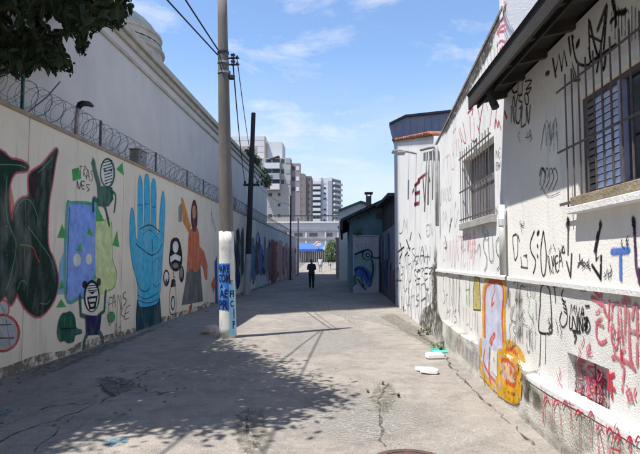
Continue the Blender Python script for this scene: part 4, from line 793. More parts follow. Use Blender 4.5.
a.line([(534.5, 231), (530.5, 243), (531.5, 252), (535.5, 260), (535, 268), (533.5, 273)], .026, K); a.line([(537.5, 234), (539, 232)], .05, K); a.line([(537.5, 245), (538, 247)], .035, K); a.line([(537.5, 255), (538, 257)], .035, K)
a.line([(543.5, 231), (541, 250), (542, 272), (545, 274), (546.5, 255), (543.8, 232)], .026, K); letters(a, 'QMEA', (548, 258), (562, 252), (563, 270), (549, 273), .014, K, r_); a.line([(562, 252), (563.5, 246), (565, 252), (562, 252)], .018, K)
a.line([(568.5, 228), (568.3, 255), (572, 253), (570.8, 277)], .03, K, smooth=False); a.line([(567, 262), (570.5, 276)], .03, K); a.line([(578, 263), (585, 262)], .012, K2); a.line([(580, 254), (580.5, 262), (585, 266)], .016, K2); a.line([(583, 259), (578, 267)], .016, K2)
a.line([(601, 225), (596.5, 248), (596.5, 260), (601.5, 255), (601, 279)], .034, K, smooth=False); a.line([(592.5, 265), (601, 278)], .034, K); a.line([(598, 232), (594.5, 252)], .02, PUR)
a.line([(612.5, 251.5), (629, 250)], .055, BLU); a.line([(621, 252), (621.3, 279)], .045, BLU); a.line([(634.5, 222), (636, 250), (637, 268), (640, 280)], .035, PUR); a.line([(640, 270), (640.5, 283)], .05, PUR); a.line([(568.5, 219), (568.5, 228)], .06, K); a.line([(601, 223), (600.8, 226)], .05, K); a.line([(634, 219), (634.4, 225)], .05, K)
for k in range(14): x = r_.uniform(570, 632); a.line([(x, 226), (x, 226 + r_.uniform(1, 9))], .007, K2, taper=True)
a.done('graffiti', nh, True)
RL = Surf('x', XR + .012, -1)
a = Art(RL, .003)
a.line([(540.5, 305), (539, 322), (540, 332), (551, 333), (552, 325), (550.5, 295), (547, 285), (542, 286), (540.5, 296), (540.5, 305)], .026, K); a.line([(541, 334), (540, 366)], .018, K); a.line([(546, 334), (545.5, 364)], .012, K); a.line([(552, 325), (549, 329), (552, 333)], .02, K); a.line([(554.5, 284), (556, 303)], .018, K); a.line([(553.6, 287), (555, 283), (556.4, 287)], .02, K)
a.line([(563.5, 290), (562, 296), (567, 310), (567, 322), (563, 327), (560, 320), (562, 312)], .018, K); 
for k in range(4): a.line([(562 + k * .8, 299 + 4 * k), (566 + k * .5, 302 + 4 * k)], .016, K)
letters(a, 'MVA', (571, 304), (586, 308), (585, 318), (571, 316), .016, K, r_); letters(a, 'UWNK'.replace('W', 'V').replace('K', 'Z'), (569, 315), (589, 319), (588, 332), (570, 329), .022, K, r_); a.line([(586, 326), (589, 320), (590.5, 328), (587, 333), (586, 326)], .016, K); a.line([(573.5, 331), (581, 332)], .03, K); a.line([(576, 332), (574.5, 336), (577, 336), (575, 343)], .02, K); a.line([(586, 306), (590, 306)], .02, K); a.line([(579, 285), (585, 284), (581, 291), (586, 291)], .010, K2)
for p, w in (([(593, 288), (600, 297)], .035), ([(601, 286), (602, 297)], .03), ([(592, 297), (601, 303), (607, 314), (610, 318)], .04), ([(603, 318), (598, 322), (597, 335), (601, 343), (607, 340)], .03), ([(596, 322), (604, 326)], .03), ([(610, 300), (609, 330)], .02), ([(613, 304), (612, 335), (616, 348), (619, 340), (619, 308)], .03), ([(612, 304), (619, 303)], .025), ([(626, 300), (625.5, 350)], .035), ([(623, 303), (626, 296), (630, 303)], .04), ([(621, 306), (624, 352)], .025), ([(629, 310), (631, 355), (633, 362)], .04), ([(633, 318), (635, 306), (638, 312), (638, 365)], .035), ([(630, 330), (640, 333)], .03), ([(613, 357), (627, 361), (636, 369)], .035), ([(622, 364), (625, 368), (623, 390)], .03), ([(597, 312), (603, 308)], .03), ([(603, 300), (606, 310)], .03)): a.line(p, w, RD2)
for p in ([(609, 377), (615, 374)], [(610, 384), (616, 390)], [(612, 379), (613, 398)], [(609, 371), (610, 391)], [(622, 350), (623, 360)]): a.line(p, .035, RD)
letters(a, 'ZE', (514, 285), (524, 284), (523, 318), (514, 318), .016, K, r_); a.line([(527, 293), (530, 300), (529, 312), (534, 320)], .012, GRNL); a.line([(536.5, 300), (537, 320)], .012, PUR); a.line([(513, 306), (511, 318), (516, 322)], .014, K)
a.done('graffiti', nh, True)
a = Art(Surf('x', XR + .078, -1), .004)                      # scrawl over the little metal door
for row in range(3):
    py = 358 + 14 * row
    letters(a, r_.choice(['SEBO', 'BSQE', 'OESB']), (569, py - 1), (606, py + 15), (606, py + 27), (569, py + 10), .02, RD if row != 1 else DRD, r_, .14)
for k in range(34): xx = r_.uniform(568, 606); yy = 356 + (xx - 566) * .42 + r_.uniform(2, 38); a.line([(xx, yy), (xx + r_.uniform(-3, 3), yy + r_.uniform(2, 7)), (xx + r_.uniform(-3, 3), yy + r_.uniform(4, 12))], r_.uniform(.01, .022), r_.choice([RD, RD, PK, DRD, K2]))
for k in range(6): a.line([(570 + 6 * k, 360 + 3 * k), (572 + 6 * k, 376 + 3 * k), (570 + 6 * k, 390 + 3 * k)], .016, r_.choice([RD, PK, K]))
a.done('graffiti', bd)
a = Art(Surf('x', XR - .090, -1), .008, .00005)                # dripping red letters along the plinth
for k, x in enumerate([543, 547, 552, 557, 561, 566, 572, 579, 585, 592, 597, 601, 606, 611, 615, 620, 626, 631, 636, 640]):
    y0 = 388 + (x - 543) * .50 + r_.uniform(-4, 10); a.line([(x, y0), (x + r_.uniform(-1, 1), y0 + r_.uniform(28, 62))], .012, PK if k % 3 else RD, taper=True)
    if k % 2: a.line([(x - 3, y0 + 4), (x, y0 - 2), (x + 3, y0 + 3)], .02, RD)
letters(a, 'VIITTINAI', (541, 388), (640, 438), (640, 480), (541, 418), .014, RD, r_, .10); a.done('graffiti', nh, True)
# parapet building
a = Art(Surf('x', XR + .004, -1), .002)
for p in ([(507, 4), (502, 12), (498, 28)], [(505, 2), (506, 14), (501, 22)], [(497, 34), (501, 27), (507, 25), (506, 30), (499, 32)], [(494, 38), (496, 26), (499, 36)], [(497, 46), (501, 41), (506, 42), (507, 38)], [(500, 50), (503, 46)], [(491, 42), (493, 30)], [(501, 56), (503, 50)]): a.line(p, .035, RD2)
for k in range(7): a.line([(478 + 3.2 * k, 66 - 4 * k), (479 + 3.2 * k, 82 - 4 * k)], .012, K2)
for p, w in (([(476, 100), (482, 96), (484, 98), (481, 116), (479, 132)], .03), ([(477, 102), (480, 120)], .02), ([(468, 113), (473, 108), (472, 115)], .035), ([(470, 116), (471, 138), (474, 139), (474, 118)], .018), ([(460, 128), (464, 142), (466, 140), (463, 122)], .02), ([(462, 142), (459, 130)], .02), ([(486, 93), (490, 90), (500, 89), (497, 96)], .03), ([(494, 92), (490, 126)], .016), ([(499, 92), (495, 124)], .012), ([(485, 98), (488, 110)], .012), ([(495, 128), (496, 119), (498, 127), (499, 121), (501, 129)], .026), ([(505, 112), (507, 118)], .05), ([(453, 133), (456, 128)], .012), ([(478, 126), (480, 134)], .03)): a.line(p, w, RD)
letters(a, 'NE', (496, 150), (501, 148), (501, 156), (496, 157), .014, K2, r_); letters(a, 'EH', (496, 163), (501, 162), (500, 169), (496, 169), .014, K2, r_); a.line([(474, 143), (477, 139), (476, 148), (474, 150)], .03, K2); letters(a, 'NI', (496, 207), (501, 206), (501, 216), (496, 216), .012, K2, r_)
letters(a, 'CMIUVNTEIM', (443, 240), (474, 236), (474, 267), (443, 263), .014, RD2, r_); letters(a, 'NIVUI', (461, 234), (477, 232), (477, 252), (461, 256), .018, PK, r_); a.line([(451.5, 219), (449.5, 232)], .03, K); a.line([(452.5, 217), (450, 226)], .02, K); a.line([(445, 236), (447, 246), (445, 248)], .03, K2); a.line([(456, 202), (455, 208)], .025, K2)
a.line([(474, 230), (475, 245), (474, 264)], .02, PK); a.line([(477, 252), (480, 244), (481, 256)], .016, K); letters(a, 'SUS', (482, 236), (502, 235), (502, 269), (483, 268), .018, K, r_, .05); a.line([(502.5, 241), (503.2, 243)], .03, K); a.done('graffiti', pbd, True)
a = Art(RL, .003)
letters(a, 'SENNI', (442, 274), (461, 276), (461, 312), (443, 304), .016, K, r_); a.line([(459.5, 278), (460, 316)], .018, K); a.line([(466, 278), (467, 304)], .02, GRNL); a.line([(470, 278), (469.5, 306)], .02, GRNL); a.line([(466, 290), (470, 289)], .02, GRNL)
a.poly([(475, 276), (479.5, 280), (480.5, 310), (474, 309)], paint('#c5b45e', .42)); a.line([(475, 275), (479.8, 279), (480.8, 310), (473.5, 309.5), (473.5, 290), (475, 275)], .022, K, smooth=False); a.line([(475.5, 312), (475, 330)], .012, K); a.line([(478, 312), (478, 332)], .012, K)
YEL, ORG, LAV = paint('#e0a81e', .42), paint('#d9582a', .38), paint('#c9cbe0', .30)
BOT = [(484, 346), (483.5, 318), (483.8, 295), (486, 284), (492, 279), (499, 278.5), (504, 283), (505.5, 294), (504, 318), (506, 348)]
a.poly(BOT + [(506, 400), (484, 372)], LAV); a.line(BOT, .13, YEL); a.line([(485.5, 346), (485.2, 318), (485.4, 296), (487.5, 286), (493, 281), (498.5, 280.7), (502.5, 285), (503.8, 295), (502.5, 318), (504, 348)], .06, ORG)
a.line([(494.5, 281), (495.3, 290), (493.5, 296), (492.5, 304)], .02, ORG); a.line([(492.6, 298), (492, 306), (494.5, 302)], .035, ORG); a.poly([(504, 343), (512, 342), (521, 350), (525, 362), (520, 372), (505, 366)], YEL, smooth=True); a.line([(505, 352), (512, 349), (517, 356), (514, 364)], .05, ORG)
a.line([(512, 318), (515, 304)], .012, K); a.done('graffiti', pbd, True)
a = Art(Surf('x', XR - .085, -1), .011, .0001)
a.poly([(479, 340), (484, 338), (505, 352), (505, 398), (492, 386), (480, 374)], LAV); a.line([(482, 340), (480.5, 366), (486, 377), (495, 388)], .10, YEL); a.line([(485.5, 350), (484.5, 362), (490, 374), (497, 383)], .05, ORG)
a.poly([(499, 352), (510, 353), (521, 362), (522, 390), (518, 403), (505, 398), (497, 388)], YEL, smooth=True); a.poly([(503, 360), (509, 362), (515, 370), (515, 384), (506, 380), (502, 372)], paint('#d9b49a', .42), smooth=True); a.line([(503, 360), (509, 361), (516, 369), (516, 385), (507, 381)], .045, ORG)
for q_ in range(26): xx = r_.uniform(498, 521); yy = r_.uniform(356, 400); a.line([(xx, yy), (xx + r_.uniform(-3, 3), yy + r_.uniform(-3, 6))], .035, r_.choice([YEL, YEL, ORG, paint('#b98a1c', .44)]))
for q_ in range(10): yy = r_.uniform(345, 385); a.line([(481 + (yy - 345) * .12 + r_.uniform(-1.5, 1), yy), (482 + (yy - 345) * .12, yy + 7)], .05, YEL)
a.line([(491, 348), (490, 370), (492, 384)], .05, ORG); a.line([(491, 341), (495, 334), (496, 336), (492, 344)], .05, ORG); a.poly([(492, 350), (498, 352), (498, 376), (492, 370)], wht); a.line([(495, 358), (495.4, 362)], .03, K); a.line([(506, 392), (514, 399)], .10, YEL)
for k in range(5): a.line([(468 + 3 * k, 346 + 2 * k), (468 + 3 * k, 356 + 3 * k)], .02, paint('#9a8fae', .45))
a.done('graffiti', pbd, True)
# more small scrawls
a = Art(RS, .004)
for q_ in range(3): a.line([(541 + 5 * q_, 150 - 3 * q_), (545 + 4 * q_, 124), (547 + 4 * q_, 146), (551 + 3 * q_, 120), (550 + 4 * q_, 152)], .009, paint('#7d9a90', .46))
for q_ in range(4): a.line([(540 + 4 * q_, 186 - 4 * q_), (543 + 4 * q_, 168), (546 + 4 * q_, 178), (541 + 4 * q_, 190)], .012, K2)
a.done('graffiti', nh, True, .02)
a = Art(RL, .006)
letters(a, 'SIM', (513, 324), (524, 327), (524, 344), (513, 340), .012, K2, r_); letters(a, 'UNI', (527, 330), (537, 334), (537, 352), (527, 348), .012, K2, r_); letters(a, 'TSU', (526, 286), (536, 287), (536, 298), (526, 297), .010, K2, r_); a.done('graffiti', nh, True, .02)
a = Art(RL, .006)
letters(a, 'NUSI', (446, 306), (462, 314), (462, 330), (446, 322), .012, K2, r_); letters(a, 'VN', (506, 290), (511, 290), (511, 306), (506, 306), .012, K2, r_); letters(a, 'ILU', (462, 306), (473, 312), (473, 326), (462, 320), .010, K2, r_); a.done('graffiti', pbd, True, .02)
a = Art(Surf('x', XR + .004, -1), .004)
letters(a, 'UIVNS', (440, 190), (452, 186), (452, 200), (440, 203), .014, K2, r_); letters(a, 'MIV', (443, 212), (459, 208), (459, 224), (443, 226), .012, K2, r_); letters(a, 'ITU', (441, 160), (455, 150), (455, 166), (441, 174), .012, RD2, r_); letters(a, 'VIU', (452, 142), (462, 136), (462, 150), (452, 156), .014, RD2, r_); letters(a, 'NE', (479, 215), (489, 233), (489, 238), (479, 236), .01, K2, r_)
GRM = paint('#57534c', .44)
a.line([(443, 134), (455, 110), (470, 80), (485, 50), (498, 24), (506, 8)], .10, GRM); a.line([(446, 130), (462, 100), (478, 70), (492, 42)], .16, GRM)
for k in range(26): x = r_.uniform(445, 506); y0 = 128 - (x - 445) * 1.98; a.line([(x, y0), (x + r_.uniform(-.4, .4), y0 + r_.uniform(10, 46))], .035, GRM, taper=True)
for k in range(16): x = r_.uniform(442, 506); y0 = 150 - (x - 442) * 1.6; a.line([(x, y0 + r_.uniform(0, 40)), (x, y0 + r_.uniform(42, 70))], .008, paint('#a8a49c', .45), taper=True)
a.done('graffiti', pbd, True, .02)
a = Art(RF, .006)
for row, (t_, b_) in enumerate(((248, 262), (258, 268), (280, 290), (296, 308))):
    letters(a, ['NUIVESUAN', 'SAUNIVEMT', 'ZTNUVIAHU', 'VINUATSIM'][row], (396, t_), (431, t_ - 3), (431, b_ + 1), (396, b_), .026, K2 if row % 2 else K, r_, .13)
letters(a, 'IV', (397, 304), (407, 312), (407, 322), (397, 312), .03, K2, r_); a.done('graffiti', th, True, .02)
a = Art(RL, .007)
for cx_, cy_, n_, m_, w_ in ((518, 330, 7, K2, .012), (530, 318, 6, K2, .010), (556, 318, 5, K, .012), (586, 345, 6, RD2, .014), (598, 372, 5, PK, .016), (630, 392, 7, RD2, .02), (560, 372, 5, PK, .010), (540, 372, 5, K2, .010), (618, 330, 5, RD2, .016)):
    for q_ in range(n_):
        x_ = cx_ + r_.gauss(0, 3.5); y_ = cy_ + r_.gauss(0, 5); a.line([(x_, y_), (x_ + r_.uniform(-2.5, 2.5), y_ + r_.uniform(3, 9)), (x_ + r_.uniform(-3, 3), y_ + r_.uniform(6, 14))], w_, m_)
a.done('graffiti', nh, True, .03)
a = Art(RS, .006)
for cx_, cy_, n_, m_, w_ in ((588, 262, 5, K2, .010), (610, 268, 5, K2, .010), (556, 246, 4, K2, .012), (522, 222, 4, K2, .010), (630, 240, 4, K2, .012), (528, 132, 5, K2, .010)):
    for q_ in range(n_):
        x_ = cx_ + r_.gauss(0, 3); y_ = cy_ + r_.gauss(0, 3); a.line([(x_, y_), (x_ + r_.uniform(-2, 2), y_ + r_.uniform(2, 6)), (x_ + r_.uniform(-3, 3), y_ + r_.uniform(4, 10))], w_, m_)
a.done('graffiti', nh, True, .03)
# tiled house
a = Art(RF, .003)
a.line([(412.5, 193), (414, 189)], .10, DRD); a.line([(420, 181), (414.5, 186), (415, 194), (420, 192), (419.5, 203), (414.5, 204.5)], .11, DRD, smooth=False); a.line([(423, 176.5), (424.5, 201)], .13, DRD); a.line([(418, 180), (427, 173)], .08, DRD); a.line([(429, 176), (430, 181)], .10, DRD)
for p, w in (([(400, 243), (402, 252), (400, 258)], .10), ([(406.5, 240), (410, 250)], .09), ([(411.5, 233), (410, 240)], .10), ([(398, 252), (404, 247)], .07), ([(408, 252), (405, 256)], .06), ([(423, 250), (425, 262)], .05), ([(428, 254), (427, 264)], .05), ([(419, 233), (421, 239)], .05)): a.line(p, w, K)
letters(a, 'RONHVIU', (394, 268), (412, 265), (412, 282), (394, 284), .045, K, r_); letters(a, 'SCREZ', (414, 270), (433, 268), (433, 280), (414, 281), .03, K, r_); letters(a, 'NAUIVSN', (393, 286), (412, 286), (412, 316), (393, 304), .04, K, r_); letters(a, 'IVHN', (412, 288), (432, 284), (432, 312), (413, 318), .04, K2, r_); a.line([(403, 307), (404, 313)], .12, K)
letters(a, 'UM', (399, 222), (408, 220), (408, 232), (399, 233), .03, K2, r_); letters(a, 'EN', (426, 226), (433, 224), (433, 236), (426, 238), .02, K2, r_)
for k in range(18): x = r_.uniform(398, 434); a.line([(x, 140 + r_.uniform(0, 8)), (x, 150 + r_.uniform(0, 25))], .03, paint('#9c9a94', .45), taper=True)
a.done('graffiti', th, True)

# ================================================================== metal-clad hall behind the tiled house
YM = YF + 2.2; mh_ = empty('metal_hall', (6, YM + 4, 0), 'blue-grey metal clad gable of a hall rising behind the orange tiles', 'hall'); CLAD = mat('metal_cladding', (.20, .205, .27, 1), (.17, .175, .235, 1), scale=2, rough=.55, metal=.2)
G0, G1, G2, G3 = onY(389, 125.5, YM), onY(405, 117.5, YM), onY(456, 112, YM), onY(396, 141, YM); x_r = 8.5
outl = [G3, Vector((G3.x, YM, 0)), Vector((x_r, YM, 0)), Vector((x_r, YM, G2.z + .4)), G2, G1, G0]; MB().prism(outl, (2.6, 9, 0), CLAD).build('wall', mh_, fix=True)
xx = G0.x + .3
while xx < 5.2:
    zt_ = min(G0.z + (xx - G0.x) * (G1.z - G0.z) / (G1.x - G0.x), G1.z + (xx - G1.x) * (G2.z - G1.z) / (G2.x - G1.x)); MB().box((xx, YM - .02, 5.6), (xx + .05, YM - .002, zt_ - .1), CLAD).build('seam', mh_); xx += .3
DTR = mat('dark_trim', (.05, .05, .06, 1), rough=.6); rt = MB(); up = Vector((0, 0, .09)); f_ = Vector((0, -.12, 0))
for p, q in ((G0, G1), (G1, G2), (G2, Vector((x_r, YM, G2.z + .4)))): MB().prism([p + f_, q + f_, q + f_ + up, p + f_ + up], (2.65, 9.2, 0), DTR).build('roof_edge', mh_, fix=True)
MB().prism([G0 + f_ * .5, G0 + f_ * .5 + Vector((.1, 0, 0)), G3 + f_ * .5 + Vector((.1, 0, 0)), G3 + f_ * .5 + Vector((-.02, 0, -.5))], (0, .05, 0), CLAD).build('corner_trim', mh_, fix=True)

# ================================================================== teal house jutting into the alley
YT = 28.2; TEAL = mat('teal_render', (.16, .27, .29, 1), (.12, .21, .235, 1), scale=1.5, bump=.3, bscale=25, c3=(.20, .21, .22, 1), scale3=1.2, lo3=.58, hi3=.8); DKW = mat('dark_boards', (.045, .04, .045, 1), (.075, .07, .075, 1), scale=3, stretch=(3, 3, .3), bump=.3)
th2 = empty('teal_house', (2, YT + 6, 0), 'shaded teal house with dark sloping eaves and a brick chimney', 'house'); xl = onY(349.5, 250, YT).x
e0, e1 = onY(340.5, 219, YT - .6), onY(393, 194, YT - .6); sl_ = (e1.z - e0.z) / (e1.x - e0.x); zrf = lambda x: e0.z + sl_ * (x - e0.x) - .12
MB().prism([(xl, YT, -.05), (6, YT, -.05), (6, YT, zrf(6)), (xl, YT, zrf(xl))], (0, 13, 0), TEAL).build('wall', th2, fix=True)
ro = MB().prism([(e0.x, YT - .6, e0.z - .16), (6.3, YT - .6, zrf(6.3) - .04), (6.3, YT - .6, zrf(6.3) + .10), (e0.x, YT - .6, e0.z)], (0, 14, 0), DKW).build('roof', th2, fix=True)
MB().box((e0.x - .03, YT - .65, e0.z - .55), (e0.x + .12, YT + 13.4, e0.z - .13), DKW).build('fascia', ro)
for k in range(7): x_ = e0.x + .35 + .55 * k; MB().box((x_, YT - .55, zrf(x_) - .2), (x_ + .08, YT + .1, zrf(x_) - .05), DKW).build('rafter', ro)
cb0, cb1 = onY(366.3, 205, YT + .6), onY(371.5, 205, YT + .6); ct = onY(369, 196, YT + .6).z; BRK = mat('chimney_brick', (.13, .10, .085, 1), (.19, .16, .14, 1), scale=9, bump=.6, bscale=18); ch = MB().box((cb0.x, YT + .6, 3.8), (cb1.x, YT + .95, ct), BRK).build('chimney', th2); 
for sx_ in (cb0.x, cb1.x - .06): MB().box((sx_, YT + .6, ct), (sx_ + .06, YT + .95, ct + .13), BRK).build('cap_leg', ch)
MB().box((cb0.x - .08, YT + .5, ct + .13), (cb1.x + .08, YT + 1.05, ct + .21), BRK).build('cap', ch)
wA, wB = onY(376, 213, YT), onY(382.5, 219, YT); MB().box((wA.x, YT - .04, wB.z), (wB.x, YT + .02, wA.z), FRM).build('window', th2)
# old board wall with a pale lower part between the tiled house and the teal house
sd = empty('side_wall', (XR + .3, (YF + YT) / 2, 0), 'shaded wall with dark vertical boards over blue-stained render beside the bird mural', 'wall')
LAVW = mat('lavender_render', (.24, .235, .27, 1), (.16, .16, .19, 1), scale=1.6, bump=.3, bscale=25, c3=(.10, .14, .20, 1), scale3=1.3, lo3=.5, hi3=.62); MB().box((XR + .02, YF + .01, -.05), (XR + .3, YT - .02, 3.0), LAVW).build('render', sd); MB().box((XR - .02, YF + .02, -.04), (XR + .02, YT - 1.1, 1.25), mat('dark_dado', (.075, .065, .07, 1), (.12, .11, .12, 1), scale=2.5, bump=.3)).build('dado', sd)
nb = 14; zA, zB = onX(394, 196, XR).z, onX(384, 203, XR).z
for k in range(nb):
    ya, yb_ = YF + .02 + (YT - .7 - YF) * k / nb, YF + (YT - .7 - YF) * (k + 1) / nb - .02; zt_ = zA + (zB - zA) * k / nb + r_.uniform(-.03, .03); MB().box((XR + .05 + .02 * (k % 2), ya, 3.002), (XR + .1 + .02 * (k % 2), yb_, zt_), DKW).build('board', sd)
MB().prism([(XR - .25, YF + .03, zA - .02), (XR - .25, YT - .6, zB - .02), (XR - .25, YT - .6, zB + .1), (XR - .25, YF + .03, zA + .1)], (1.6, 0, 0), DKW).build('eave', sd, fix=True)
a = Art(Surf('x', XR + .02, -1), .045, .001)
for c_, p in (('#2f6f86', [(386, 236), (389, 232), (390, 258), (387, 262)]), ('#274f6e', [(384, 262), (388, 258), (389, 290), (385, 284)]), ('#8c87a5', [(380.5, 240), (383.5, 238), (383.5, 262), (381, 264)]), ('#6f6a80', [(389.5, 262), (391.5, 262), (391.5, 298), (389.5, 294)])): a.poly(p, paint(c_, .42))
a.done('graffiti', sd, True)
# painted panel
YP = 27.1; g0, g1 = onY(353.2, 292, YP), onY(378.6, 236.5, YP); pn = empty('mural_panel', ((g0.x + g1.x) / 2, YP, 0), 'pale wall panel painted with a blue one-eyed bird before the teal house', 'wall'); GPN = mat('panel_render', (.42, .41, .43, 1), (.34, .335, .355, 1), scale=2, bump=.25, bscale=30)
MB().box((g0.x, YP, -.05), (g1.x, YP + .16, g1.z), GPN).build('slab', pn, bevel=.01); MB().box((g0.x - .03, YP - .03, g1.z), (g1.x + .03, YP + .19, g1.z + .06), GPN).build('coping', pn, bevel=.01)
PS = Surf('y', YP, -1); a = Art(PS, .004, .0006); db, mb_, gb = paint('#1d2a55', .2), paint('#3f62a8', .25), paint('#7fa39a', .35)
a.poly([(355, 254), (362, 251), (373, 258), (376, 268), (372, 282), (366, 289), (360, 286), (356, 276), (354.5, 264)], gb, smooth=True); a.poly([(355, 268), (362, 266), (369, 271), (372, 284), (368, 286), (362, 277), (356, 276)], mb_, smooth=True); a.ell(367.3, 254.5, 5.4, 5.6, db); a.ell(367.2, 255, 4, 4.2, gb); a.ell(367.6, 255.2, 1.9, 2.2, db); a.ell(367.9, 255.2, .8, .9, wht)
a.line([(355, 254.5), (360, 252.5), (363, 250.5)], .10, db); a.line([(371, 256), (375, 258), (379, 257.5)], .09, db); a.line([(372, 260), (373, 270), (371, 280), (369.5, 286)], .11, db); a.line([(355, 270), (360, 268), (365, 271), (368, 279)], .10, db); a.line([(358, 279), (361, 284), (366, 290)], .07, db); a.line([(365, 274), (370, 285)], .07, mb_); a.line([(357, 282), (360, 290)], .05, paint('#9ab4c8', .3)); a.line([(361, 277), (363.5, 286)], .06, db)
a.poly([(353.5, 276), (356, 274), (356.5, 284), (353.6, 286)], paint('#3f6f4a', .3)); letters(a, 'NIBU', (356, 244), (372, 243), (372, 248), (356, 249), .02, paint('#6b6a78', .45), r_)
a.done('painted_bird', pn)
# plant on the panel top
b = MB(); rn = random.Random(4); pp = onY(358, 237, YP + .3)
for _ in range(16): sprig(b, (pp.x + rn.gauss(0, .12), YP + .1 + rn.uniform(-.1, .1), pp.z - .05), rn.uniform(.2, .55), 20, rn, WEED, .045)
tag(b.build('shrub'), 'small dark shrub sprouting above the bird mural panel', 'shrub')
# white gabled house peeping over the teal roof
YG = 44; gh = empty('gabled_house', (2, YG, zg(YG)), 'pale gable end with green edge showing over the teal house roof', 'house'); g_ = [onY(339, 211.5, YG), onY(361, 202.5, YG), onY(377, 207.5, YG)]
MB().prism([g_[0], g_[1], g_[2], Vector((g_[2].x, YG, 0)), Vector((g_[0].x, YG, 0))], (0, 8, 0), mat('pale_gable', (.62, .60, .56, 1), (.54, .52, .48, 1), scale=2)).build('wall', gh, fix=True)
GRE = mat('green_edge', (.10, .17, .15, 1), (.07, .12, .11, 1), scale=3)
for p, q in ((g_[0], g_[1]), (g_[1], g_[2])): MB().prism([p + Vector((-.05, -.25, 0)), q + Vector((.0, -.25, 0)), q + Vector((0, -.25, .14)), p + Vector((-.05, -.25, .14))], (0, 8.4, 0), GRE).build('roof_slope', gh, fix=True)
# sunlit pillar wall, small roof and hedge beyond
YQ = 50.0; pw = empty('pillar_wall', (.0, YQ, zg(YQ)), 'sunlit pinkish wall end beside the leafy bush past the teal house', 'wall'); PNK = mat('pinkish_render', (.42, .33, .27, 1), (.33, .26, .215, 1), scale=2.5, bump=.4, bscale=20)
x0, x1 = onY(336, 260, YQ).x, onY(342.5, 260, YQ).x; zt_ = onY(339, 239, YQ).z; MB().box((x0, YQ, zg(YQ) - .3), (x1, YQ + .5, zt_), PNK).build('pillar', pw, bevel=.02); MB().box((x0 + .1, YQ + .5, zg(YQ) - .3), (x1 + 1.5, YQ + 14, zt_ - .2), PNK).build('wall', pw); MB().box((x0 - .08, YQ - .06, zt_), (x1 + .05, YQ + .56, zt_ + .15), PNK).build('cap', pw, bevel=.02)
c0 = onY(337.5, 227, YQ - 1.5); lr = empty('porch_roof', (c0.x + .5, YQ - 1, zt_), 'small pale lean-to roof tucked under the dark eaves beside the pillar wall', 'roof'); MB().prism([c0, c0 + Vector((1.3, 0, .55)), c0 + Vector((1.3, 0, .65)), c0 + Vector((0, 0, .1))], (0, 3, 0), LEDG).build('sheet', lr, fix=True); MB().box((c0.x + .1, YQ - 1.2, zt_ - .4), (c0.x + 1.2, YQ + 1, c0.z + .1), GPN).build('cheek_wall', lr)
HDG = leafmat('hedge_leaf', (.05, .10, .025, 1), (.085, .14, .04, 1)); bp = onY(330, 262, 62); bu = empty('bush', (bp.x, 62, zg(62)), 'round leafy green bush over a low pale fence at the alley end', 'bush'); b = MB(); rn = random.Random(12)
for _ in range(2600):
    d = Vector((rn.gauss(0, 1), rn.gauss(0, 1), rn.gauss(0, 1))).normalized() * rn.uniform(.5, 1) ** .5; lump = 1 + .22 * noise.noise(d * 2.2 + Vector((3, 1, 0))); c = Vector((bp.x + .15 + d.x * .75 * lump, 62 + d.y * .8 * lump, zg(62) + 1.95 + d.z * 1.5 * lump)); d1 = Vector((rn.uniform(-1, 1), rn.uniform(-1, 1), rn.uniform(-.8, .8))).normalized(); d2 = d1.orthogonal().normalized(); l = rn.uniform(.05, .11); b.add([c - d1 * l, c + d2 * l * .5, c + d1 * l, c - d2 * l * .5], [(0, 1, 2, 3)], HDG)
b.build('foliage', bu); MB().tube([(bp.x + .1, 62, zg(62) - .1), (bp.x + .15, 62, zg(62) + 1.2)], [.09, .05], TIMB, 7).build('stem', bu)
lf = empty('low_fence', (bp.x, 60.5, zg(60.5)), 'low pale picket fence in front of the leafy bush', 'fence'); pk = boxmesh('picket', (.09, .04, .95), LEDG)
for k in range(7): piece('picket', pk, lf, (bp.x - .62 + .2 * k, 60.5, zg(60.5) + .47))
for zz in (.25, .75): MB().box((bp.x - .7, 60.53, zg(60.5) + zz), (bp.x + .72, 60.57, zg(60.5) + zz + .07), LEDG).build('rail', lf)

# ================================================================== the end of the alley
YE = 80; ze_ = zg(YE); aw = empty('market_stall', (onY(310, 262, YE).x, YE, ze_), 'blue awning over grey slatted fencing closing the end of the alley', 'stall'); p0, p1 = onY(296.5, 246, YE), onY(323, 246, YE); z0, z1 = onY(300, 249.5, YE).z, onY(300, 243.5, YE).z
BLUT = mat('blue_tarpaulin', C('#4a6cae'), C('#3a5792'), scale=2, rough=.5); MB().prism([(p0.x, YE - 1.2, z0), (p0.x, YE + 1.5, z1), (p0.x, YE + 1.5, z1 + .06), (p0.x, YE - 1.2, z0 + .06)], (p1.x - p0.x, 0, 0), BLUT).build('awning', aw, fix=True); MB().box((p0.x, YE - 1.23, z0 - .3), (p1.x, YE - 1.2, z0 + .05), BLUT).build('valance', aw)
GFN = mat('grey_boards', (.17, .165, .155, 1), (.11, .105, .10, 1), scale=2, stretch=(4, 4, .3)); q0, q1 = onY(284, 262, YE).x, onY(334, 262, YE).x; zz1 = onY(300, 248, YE).z; nbd = 26
for k in range(nbd): MB().box((q0 + (q1 - q0) * k / nbd + .02, YE + (.03 if k % 2 else 0), ze_ - .1), (q0 + (q1 - q0) * (k + 1) / nbd - .02, YE + .08, zz1 - .25 + r_.uniform(-.08, .08)), GFN).build('board', aw)
for x_ in (p0.x + .1, p1.x - .1): MB().tube([(x_, YE - 1.1, zg(YE - 1.1)), (x_, YE - 1.1, z0)], .05, ZINC, 7).build('post', aw)
